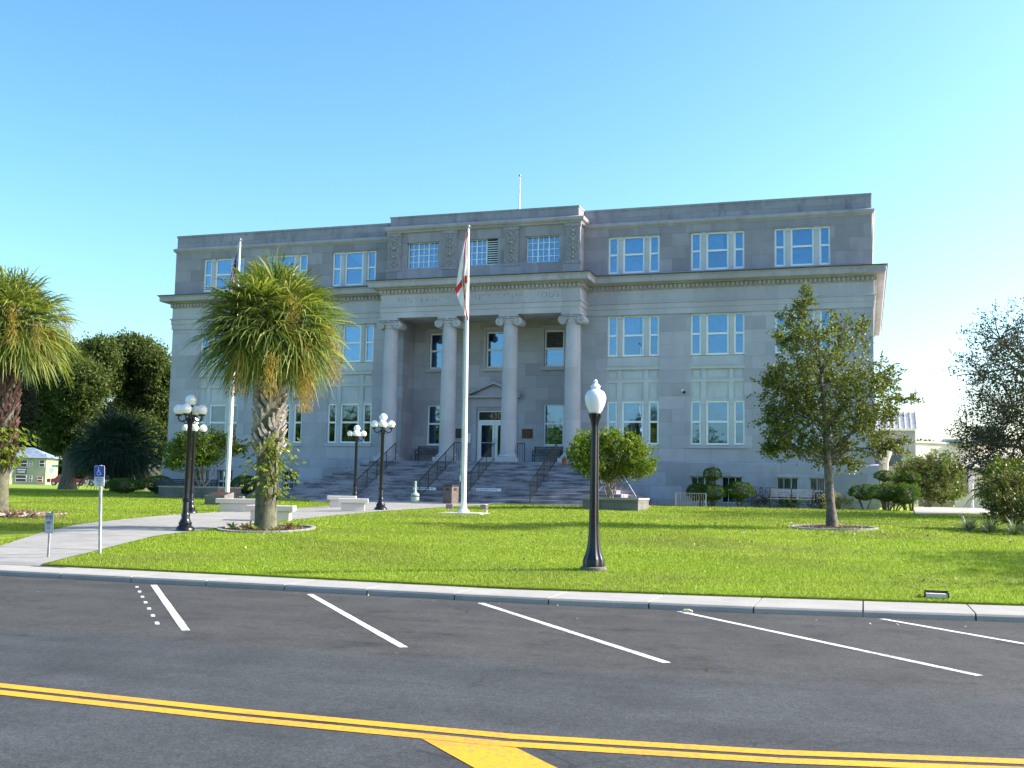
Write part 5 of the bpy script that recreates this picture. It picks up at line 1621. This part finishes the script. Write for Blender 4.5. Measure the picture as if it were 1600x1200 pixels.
# clipped shrubs ------------------------------------------------------------
def clipped(x, y, parts, label, group, seed, lm=SHRUB, leaf=.05, stems=6, cat='shrub', dens=900, name='clipped_shrub'):
    """parts: (dx,dz,rx,ry,rz)"""
    rng = np.random.default_rng(seed); z = G(x,y)
    root = empty(name, (x,y,z), label, cat, group)
    Vs = []; m = MB()
    for (dx,dz,rx,ry,rz) in parts:
        area = 4*pi*((rx*ry)**1.6+(rx*rz)**1.6+(ry*rz)**1.6)**(1/1.6)/3**(1/1.6)
        n = int(area*dens)
        u = unit(rng.normal(size=(n,3)))
        flat_ = np.where(u[:,2:3] < -.35, .75, 1.0)
        wob = 1+.04*np.sin(u[:,0:1]*9+seed)+.03*np.sin(u[:,1:2]*11+2)
        C = np.array([dx,0,dz]) + u*np.array([rx,ry,rz])*wob*flat_*rng.uniform(.90,1.02,(n,1))
        D = u*.9 + rng.normal(size=(n,3))*.7
        Vs.append(leaf_quads(C, leaf*1.5, leaf*.7, D, rng))
        m.sphere((dx,0,dz), min(rx,rz)*.66, 14, 10)
        for k in range(stems):
            a = rng.uniform(0,2*pi); m.tube([(dx*.5+cos(a)*.06,sin(a)*.06,-.03),(dx*.8+cos(a)*rx*.35,sin(a)*ry*.3,dz*.5),(dx+cos(a)*rx*.5,sin(a)*ry*.5,dz)], [.028,.022,.012], 5)
    m.build('branches', BARK, root)
    np_mesh('foliage', np.concatenate(Vs), 4, lm, root)
    return root
GS = 'clipped shrubs along the courthouse wall'
clipped(10.95,-1.9,[(0,.62,.60,.5,.43)],'rounded clipped shrub behind the low railing, left of the ball topiary',GS,1)
clipped(11.55,-2.3,[(0,.60,.70,.55,.42),(.05,1.42,.42,.36,.34),(.04,1.0,.12,.12,.25)],'two tier topiary with a ball on top in front of the basement windows',GS,2)
clipped(12.75,-2.0,[(0,.70,.64,.5,.44)],'rounded clipped shrub right of the ball topiary',GS,3)
clipped(-12.6,-1.5,[(0,.55,.75,.7,.55)],'dark round shrub by the wall behind the palm trunk',GS,4)
clipped(-18.9,-3.0,[(0,.42,1.15,.7,.42)],'low dark rounded hedge left of the courthouse corner',GS,5)
clipped(-17.9,-1.4,[(0,.50,.95,.7,.50)],'taller dark hedge mound against the left corner of the courthouse',GS,6)
clipped(18.05,-2.0,[(0,.72,.70,.5,.38)],'flat topped clipped shrub with bare stems at the right corner, leftmost of the group',GS,7)
clipped(18.95,-3.0,[(0,.74,.82,.55,.42),(.6,.66,.72,.55,.5)],'wide sunlit clipped shrub at the right corner, nearest of the group',GS,8)
clipped(18.85,-1.4,[(0,1.46,.42,.36,.27),(.02,1.0,.08,.08,.3)],'small square topped topiary tuft left, above the corner shrubs',GS,9)
clipped(19.95,-1.2,[(0,1.42,.42,.34,.26),(.0,.9,.35,.3,.4),(-.5,1.36,.24,.2,.22)],'small square topped topiary tuft right, above the corner shrubs',GS,10)
DKF = leafmat('purple_shrub_leaf', [(0.035,0.03,0.035),(0.05,0.06,0.03),(0.09,0.06,0.06)], trans=.2)
for i, (x, w, h) in enumerate(((13.6,.9,.5),(14.9,.8,.35),(16.3,.7,.45))):
    P, D, _, _ = twigs((0,0,h*.7),(w,.4,h), 120, 9, .3, shell=.1)
    root = empty('rose_bush', (x,-1.1,G(x,-1.1)), ['loose dark bush against the wall between the clipped shrub and bench','loose dark bush behind the grey lawn bench','loose dark bush with a few pale blooms left of the oak trunk'][i], 'shrub', 'loose bushes by the wall')
    np_mesh('foliage', leaf_quads(P,.08,.04,D), 4, DKF if i != 1 else SHRUB, root)
    m = MB(); [m.tube([(R.normal(0,w*.3),0,-.03),(R.normal(0,w*.5),R.normal(0,.1),h*1.5)], .01, 4) for _ in range(14)]; m.build('stems', BARK, root)
    m = MB(); [m.sphere((R.normal(0,w*.5),-.3,h*R.uniform(.8,1.6)), .035, 6, 5) for _ in range(5)]; m.build('flowers', mat('pink_petal%d' % i,(0.5,0.3,0.26),.7), root)
P, D, _, _ = twigs((0,0,.35),(.75,.45,.38), 160, 10, .25, shell=.1)
root = empty('yellow_shrub', (17.0,-2.1,G(17,-2.1)), 'pale yellow green shrub in sun between the bench and the oak trunk', 'shrub'); np_mesh('foliage', leaf_quads(P,.08,.035,D), 4, leafmat('pale_leaf',[(0.2,0.22,0.06),(0.32,0.32,0.12)],trans=.35), root)
m = MB(); [m.tube([(0,0,-.03),(R.normal(0,.3),R.normal(0,.1),.5)], .01, 4) for _ in range(8)]; m.build('stems', BARK, root)

# right edge shrubs
rbl = [(1568,770,30,26,1.1),(1600,760,40,34),(1560,800,26,24),(1600,800,50,32,1.2),(1640,780,50,50)]
MIXG = leafmat('mixed_shrub_leaf', [(0.04,0.07,0.015),(0.08,0.11,0.02),(0.15,0.17,0.035),(0.14,0.09,0.04)], trans=.3)
tree('large_shrub', 'large mixed green and reddish shrub at the right edge of the lawn', 'shrub', (22.2,-17.6,.75), pxblobs(rbl, 1590, 832, 55, 6, 16), .3, .05, .085, .045, MIXG, BARK, 'big shrubs right of the lawn', per=14, tl=.3, seed=12, multi=8, shell=.1)
SILV = leafmat('silvery_blade', [(0.10,0.14,0.10),(0.17,0.20,0.14)], trans=.3)
for i, (x, y) in enumerate(((20.75,-18.9),(21.2,-19.6),(21.75,-20.3),(22.3,-19.9))):
    tuft_plant('strap_leaf_clump', x, y, G(x,y), 90, .75, .035, SILV, ['grey green strap leaf clump at the left tip of the right bed','grey green strap leaf clump second from the left tip of the right bed','grey green strap leaf clump nearest the camera in the right bed','grey green strap leaf clump at the right edge of the frame'][i], 'grey green strap leaf clumps', 70+i, up=1.0)
# crape in the back right, and pink tinged leaves
PINKL = leafmat('pinkish_crape_leaf', [(0.05,0.10,0.018),(0.09,0.15,0.025),(0.15,0.19,0.05),(0.20,0.12,0.07)], trans=.3)
tree('crape_myrtle', 'wide rounded crape myrtle with pinkish tips behind the driveway', 'tree', (21.4,14.5,1.07), pxblobs([(1425,740,26,24),(1455,732,32,24),(1485,745,24,26),(1440,758,34,16),(1475,765,30,14),(1410,752,14,14,.7)], 1450, 790, 27.5, 7, 17), .8, .12, .15, .08, PINKL, BARKP, 'crape myrtles in the planters', per=13, tl=.5, seed=13, multi=8, shell=.3)

# big trees
tree('live_oak', 'massive dark live oak left of the courthouse, left hand one of the pair', 'tree', (-37.5,15,1.05),
     pxblobs([(66,600,16,24),(92,570,30,26),(120,548,26,24),(152,532,30,20),(135,560,30,24),(112,600,40,34,1.3),(76,632,24,26),(60,620,10,8,.5),(130,660,42,34,1.2),(112,680,26,20),(165,600,40,40),(66,656,12,8,.5),(170,700,40,30),(178,545,26,24),(175,575,26,26)], 130, 765, 22.6, 9, 20), 3.0, .5, .22, .12, LIVE, BARK, 'big live oaks left of the courthouse', per=16, tl=1.1, seed=15, shell=.25)
tree('live_oak', 'massive dark live oak partly hidden behind the left end of the courthouse', 'tree', (-34.0,19,1.05),
     pxblobs([(172,545,22,24),(190,534,26,20),(215,542,28,22),(238,560,22,22),(262,585,20,26),(205,595,44,36,1.2),(250,630,34,44,1.2),(225,680,44,34),(180,660,40,34),(262,690,26,34),(202,524,14,10,.5)], 225, 765, 21.5, 10, 20), 3.0, .5, .22, .12, LIVE, BARK, 'big live oaks left of the courthouse', per=16, tl=1.1, seed=16, shell=.25)
MID = leafmat('mid_green_leaf', [(0.03,0.06,0.02),(0.06,0.10,0.03)], trans=.2)
tree('street_tree', 'mid green tree behind the yellow house at far left', 'tree', (-143,128,1.0), pxblobs([(20,690,30,26),(55,685,30,26),(0,700,40,30),(85,700,24,20)], 40, 757, 8.2, 11, 16), 4, .4, .6, .35, MID, BARK, 'far trees behind the houses', per=12, tl=2.2, seed=17, shell=.2)
tree('street_tree', 'darker far tree to the right of the yellow house above the parked cars', 'tree', (-139,140,1.0), pxblobs([(110,700,34,26),(140,720,30,24),(95,725,24,16),(170,715,30,30),(200,720,30,26)], 130, 757, 7.8, 12, 16), 4, .4, .6, .35, LIVE, BARK, 'far trees behind the houses', per=12, tl=2.2, seed=18, shell=.2)
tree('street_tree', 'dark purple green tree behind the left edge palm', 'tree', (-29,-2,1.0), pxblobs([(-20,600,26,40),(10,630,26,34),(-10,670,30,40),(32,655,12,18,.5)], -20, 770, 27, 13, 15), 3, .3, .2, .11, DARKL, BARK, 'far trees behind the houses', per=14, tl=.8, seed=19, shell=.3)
tree('street_tree', 'small far tree top seen beside the annex roof', 'tree', (23.6,70,1.0), pxblobs([(1436,690,14,12)], 1440, 765, 14, 14, 10), 3, .3, .35, .2, MID, BARK, 'far trees behind the houses', per=12, tl=1, seed=20)
rt = [(1600,500,40,34,.55),(1565,520,30,20,.4),(1560,560,38,26,.5),(1600,560,50,44,.9),(1645,540,60,70),(1570,610,34,22,.5),(1610,620,50,36,1.1),(1550,655,34,18,.8),(1590,665,50,30,1.3),(1640,650,60,50,1.2),(1700,560,80,90),(1700,660,80,60),(1750,600,70,90),(1535,690,20,16,.6)]
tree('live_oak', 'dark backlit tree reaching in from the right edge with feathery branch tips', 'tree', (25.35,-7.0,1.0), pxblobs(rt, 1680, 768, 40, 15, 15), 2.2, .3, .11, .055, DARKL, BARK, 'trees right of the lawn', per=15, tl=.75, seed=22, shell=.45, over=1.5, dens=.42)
# trees out of frame at the right whose shade reaches the lawn
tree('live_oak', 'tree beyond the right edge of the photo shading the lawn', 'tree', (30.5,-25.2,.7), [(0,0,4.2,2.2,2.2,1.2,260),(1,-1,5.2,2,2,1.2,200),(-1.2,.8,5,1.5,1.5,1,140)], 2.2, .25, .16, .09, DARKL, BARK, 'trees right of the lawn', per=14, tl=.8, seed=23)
# row across the street behind the camera, seen in the ground floor windows
for i, (x, h) in enumerate(((-68,13.5),(-57,13),(-47,13.5),(-37,13),(-27,11.5),(-17,10),(-6,9.5),(5,8.5))):
    o = tree('street_tree', 'tree across the street seen only as a reflection in the windows', 'tree', (x,-96,0), [(0,0,h*.5,5.8,4,h*.38,150),(2,0,h*.75,4.6,3,h*.22,90),(-3,0,h*.6,4.6,3,h*.3,90)], 2.5, .35, .8, .5, CRAPE, BARK, 'trees reflected in the windows', per=10, tl=2.5, seed=30+i)

# ================================================================== BACKGROUND BUILDINGS
AX = empty('annex_building', (0,0,0), 'small annex with a standing seam metal roof behind the right end of the courthouse', 'building')
SEAM = mat('seam_roof', (0.72,0.72,0.72), .35, .05, 3); TAN = mat('tan_siding', (0.30,0.27,0.23), .8, .12, 2)
GREYS = mat('grey_siding', (0.36,0.37,0.36), .7, .1, 2)
y = 20; x0, x1 = 17.4, 21.1
m = MB()
m.prism([(y-.3,5.72),(y+1.4,6.80),(y+1.4,6.92),(y-.35,5.82)], 'x', x0, x1); m.build('roof', SEAM, AX)
m = MB()
for k in range(12):
    x = x0+.02+(x1-x0-.04)*k/11; m.prism([(y-.33,5.835),(y+1.4,6.93),(y+1.4,7.0),(y-.33,5.905)], 'x', x-.03, x+.03)
m.build('roof_seam', SLAT, AX)
m = MB(); m.box(x0,x1-.05,y,y+4,4.2,5.72); n = 14
for k in range(n): m.box(x0+(x1-x0)*k/n,x0+(x1-x0)*k/n+.04,y-.03,y-.003,4.2,5.7)
m.build('siding', GREYS, AX)
m = MB(); m.box(x0,x1-.9,y+.4,y+4,1,4.19); m.build('wall', TAN, AX)
m = MB(); m.box(18.9,20.3,y+.36,y+.397,3.55,4.19); m.build('window', GLASSD, AX)
m = MB(); m.box(x0,21.0,y-.8,y+.3,3.2,3.5); m.box(x0,21.0,y-.75,y-.70,2.2,3.2); m.build('balcony', TAN, AX)
BB = empty('low_beige_building', (22.1,45,0), 'long low beige flat roofed building far behind the right side trees', 'building', rz=radians(38))
BE = mat('beige_stucco', (0.75,0.68,0.62), .85, .08, .6); BE2 = mat('dim_stucco', (0.3,0.26,0.24), .85, .1, .6)
m = MB(); m.box(0,40,0,12,1,6.15); m.build('wall', BE, BB)
m = MB(); m.box(-.1,40.1,-.12,.3,6.15,6.27); m.build('parapet', WHITE, BB)
m = MB(); m.box(3.4,40,-2.2,-.003,1,4.1); m.build('front_wing', BE2, BB)
m = MB(); m.box(3.3,40,-2.35,-1.9,4.1,4.25); m.build('wing_fascia', GREYS, BB)
for a, b in ((7.2,8.3),(11,12.5)): m = MB(); m.box(a,b,-2.27,-2.21,2.1,3.3); m.build('window', GLASSD, BB)
for (a, b, h, lab) in ((24.3,26.0,.45,'low dark rooftop duct on the beige building'),(26.8,29.2,1.5,'pale rooftop air handling unit on the beige building')):
    m = MB(); m.bbox(a,b,47,49,6.1,6.1+h,.1); o = m.build('rooftop_unit', METAL if h > 1 else GREYS)
    k = MB(); [k.box(a+.2,b-.2,46.97,46.995,6.25+q*.16,6.31+q*.16) for q in range(int((h-.2)/.2))]; k.build('grille', SLATD, o) if k.v else None
    tag(o, lab, 'rooftop unit', 'rooftop units on the beige building')
m = MB(); m.box(21.2,23.2,21,21.25,1,1.85); tag(m.build('low_wall', TAN), 'low brown garden wall under the pinkish crape myrtle', 'wall')
m = MB(); m.box(23.2,34,19.6,19.85,1,1.9); tag(m.build('low_wall', BE), 'pale low wall right of the driveway sign', 'wall')
ds = empty('driveway_sign', (23.6,13,1.07), 'small white sign on a post beside the driveway', 'sign', rz=radians(-20))
m = MB(); m.box(-.06,.06,-.06,.06,0,1.55); m.build('post', SW, ds); m = MB(); m.box(-.12,.12,-.10,-.07,1.35,1.9); m.build('panel', SW, ds)
wl_ = empty('white_urn_lamp', (19.1,8.5,2.9), 'white urn shaped lamp on the corner wall of the annex stairs', 'lamp')
m = MB(); m.lathe([(.12,0),(.14,.5),(.25,.8),(.33,1.1),(.34,1.25),(.22,1.35),(.1,1.45)], n=20); m.build('body', mat('cream_paint',(0.6,0.56,0.48),.6), wl_, True); m = MB(); m.box(-.35,.15,-.15,.15,-1.9,0); m.build('pier', TAN, wl_)

# houses at far left
YH = mat('pale_green_stucco', (0.27,0.33,0.19), .85, .08, .5); RF = mat('blue_grey_roof', (0.20,0.25,0.33), .9, .15, 1, spec=.1)
HO = empty('apartment_house', (-109.6,96,1.0), 'two storey pale green house with blue grey hip roof beyond the left lawn', 'house', 'far houses beyond the left lawn', radians(22.7))
m = MB(); m.box(-12,0,0,6,0,4.45); m.box(-12,-5.2,-1.2,-.003,0,4.45); m.build('wall', YH, HO)
m = MB()
m.add([(-12.6,-.7,4.45),(.6,-.7,4.45),(.6,6.6,4.45),(-12.6,6.6,4.45),(-9.5,3,6.2),(-3.2,3,6.2)], [(0,1,5,4),(1,2,5),(2,3,4,5),(3,0,4),(0,3,2,1)])
m.add([(-12.6,-1.9,4.45),(-4.7,-1.9,4.45),(-4.7,1.5,4.45),(-12.6,1.5,4.45),(-10,0,5.6),(-7,0.6,5.6)], [(0,1,5,4),(1,2,5),(2,3,4,5),(3,0,4)])
m.build('roof', RF, HO)
m = MB(); m.prism([(-2.6,1.75),(-1.2,2.3),(-1.2,2.4),(-2.7,1.85)], 'x', -9.6, -4.6); m.build('porch_roof', RF, HO)
WINM = mat('far_window', (0.05,0.06,0.07), .2); WINR = mat('far_window_red', (0.35,0.05,0.04), .6)
for (a, b, c, d, mm_) in ((-4.6,-3.0,2.9,4.1,WINM),(-2.6,-2.2,3.1,3.8,WINM),(-1.1,-.2,3.0,4.1,WINM),(-4.7,-3.0,.5,1.6,WINM),(-2.5,-2.1,.6,1.5,WINM),(-1.3,-.4,.5,1.4,WINR),(-7.2,-6.2,2.9,3.9,WINM)):
    yy3 = -.06 if a > -5.2 else -1.26
    f = MB(); frame_mb(f, a, b, c, d, [(d-c)/2], t=.04, y0=yy3, y1=yy3+.05); w_ = f.build('window', WHITE, HO)
    f = MB(); f.quad((a,yy3+.02,c),(b,yy3+.02,c),(b,yy3+.02,d),(a,yy3+.02,d)); f.build('pane', mm_, w_)
m = MB(); m.box(-4.6,-3.0,-.08,-.02,1.8,2.8); m.build('sign_board', mat('teal_board',(0.05,0.10,0.11),.6), HO)
m = MB(); [m.box(-4.5+k*.13,-4.42+k*.13,-.10,-.081,2.4,2.6) for k in range(11)]; [m.box(-4.4+k*.13,-4.32+k*.13,-.10,-.081,2.0,2.2) for k in range(9)]; m.build('lettering', WHITE, HO)
def far_house(x, y, w, d, h, rh, rz, wm, rm, label):
    r = empty('house', (x,y,1.0), label, 'house', 'far houses beyond the left lawn', rz)
    m = MB(); m.box(-w/2,w/2,0,d,0,h); m.build('wall', wm, r)
    m = MB(); m.prism([(-w/2-.3,h),(w/2+.3,h),(0,h+rh)], 'y', -.3, d+.3); m.build('roof', rm, r)
    m = MB(); m.box(-w*.3,-w*.1,-.05,-.01,h*.35,h*.8); m.box(w*.1,w*.3,-.05,-.01,h*.35,h*.8); m.build('window', WINM, r)
far_house(-101,104,5.0,6,1.6,.8,radians(38),mat('white_siding',(0.4,0.41,0.42),.7),mat('brown_roof',(0.14,0.1,0.085),.8),'small white gabled house behind the parked white car')
far_house(-91,106,7.0,6,2.0,1.1,radians(38),mat('pale_siding',(0.7,0.7,0.72),.7),mat('dark_roof',(0.09,0.08,0.08),.8),'white house glimpsed between the dark palm and the courthouse corner')
def car(x, y, rz, bm, label, pickup=False, s=1.0):
    r = empty('parked_car' if not pickup else 'pickup_truck', (x,y,1.07), label, 'car' if not pickup else 'truck', 'vehicles parked along the far street', rz)
    body = [(-2.2,.35),(-2.25,.75),(-1.9,.95),(-.9,1.0),(-.45,1.5),(.9,1.52),(1.5,1.02),(2.2,.95),(2.3,.6),(2.2,.35)] if not pickup else [(-2.6,.45),(-2.65,.95),(-1.6,1.05),(-1.0,1.65),(.35,1.68),(.45,1.05),(2.5,1.05),(2.55,.45)]
    m = MB(); m.prism(body, 'y', -.85, .85); m.build('body', bm, r)
    m = MB(); gl = [(-.8,1.02),(-.42,1.44),(.85,1.46),(1.35,1.04)] if not pickup else [(-1.45,1.08),(-.95,1.58),(.28,1.6),(.28,1.08)]
    m.prism(gl, 'y', -.862, .862); m.build('side_window', WINM, r)
    for wx in ((-1.4,1.4) if not pickup else (-1.7,1.6)):
        for wy in (-.8,.8):
            m = MB(); n = 18; pts = [(wx+.34*cos(2*pi*k/n), .34+.34*sin(2*pi*k/n)) for k in range(n)]; m.prism(pts, 'y', wy-.1, wy+.1); w_ = m.build('wheel', BLACK, r)
            m = MB(); pts = [(wx+.2*cos(2*pi*k/n), .34+.2*sin(2*pi*k/n)) for k in range(n)]; m.prism(pts, 'y', wy-.11, wy+.11); m.build('rim', METAL, w_)
    m = MB(); m.box(-2.28,-2.2,-.8,-.5,.62,.78); m.build('headlight', GLOBE, r); m = MB(); m.box(-2.28,-2.2,.5,.8,.62,.78); m.build('headlight', GLOBE, r)
car(-94.5,83,radians(35),mat('maroon_paint',(0.16,0.012,0.03),.3),'maroon pickup truck parked beside the pale green house',True)
car(-89.0,84,radians(35),mat('light_blue_paint',(0.40,0.5,0.58),.3),'pale blue white car parked in front of the small white house')
car(-91.8,85.0,radians(35),mat('dark_red_paint',(0.14,0.03,0.02),.4),'dull red car just right of the maroon pickup')
st = empty('street_sign', (-94.8,80,1.0), 'far stop sign on a pole with a teal street name blade on top', 'sign', rz=radians(38))
m = MB(); m.tube([(0,0,0),(0,0,3.1)], .05, 6); m.build('pole', METAL, st)
m = MB(); m.prism([(.42*cos(2*pi*(k+.5)/8), 2.25+.42*sin(2*pi*(k+.5)/8)) for k in range(8)], 'y', -.06, -.04); m.build('stop_panel', SGREY, st)
m = MB(); m.box(.05,.9,-.02,.02,2.75,3.05); m.build('name_blade', mat('teal_sign',(0.02,0.22,0.18),.5), st)

# scattered litter on the road
n = 46
rx_ = R.uniform(3,21,n); ry_ = np.where(R.uniform(0,1,n) < .65, R.uniform(-35.75,-35.35,n), R.uniform(-43,-36,n))
C = np.stack([rx_, ry_, np.full(n, ROADZ+.012)],1)
tag(np_mesh('road_litter', leaf_quads(C,.05,.03,flat=.9), 4, leafmat('dry_leaf',[(0.25,0.15,0.07),(0.4,0.33,0.2)],trans=.1)), 'scattered dry leaves and grit on the asphalt by the curb', 'leaf litter', kind='stuff')
n = 900
lx = R.uniform(-12,22,n); ly = R.uniform(-33.8,-8,n); kp = ~onpath(lx, ly); lx, ly = lx[kp], ly[kp]
cl = R.uniform(0,1,len(lx)) < .5
lx = np.where(cl, 17.2+R.normal(0,2.4,len(lx)), lx); ly = np.where(cl, -20.5+R.normal(0,2.2,len(lx)), ly)
C = np.stack([lx, ly, Gv(lx, ly)+.045],1)
tag(np_mesh('fallen_leaves', leaf_quads(C,.075,.045,flat=.6), 4, leafmat('fallen_leaf',[(0.16,0.09,0.04),(0.34,0.25,0.12)],trans=.1)), 'dry brown leaves scattered over the lawn, thickest round the young oak', 'fallen leaves', kind='stuff')
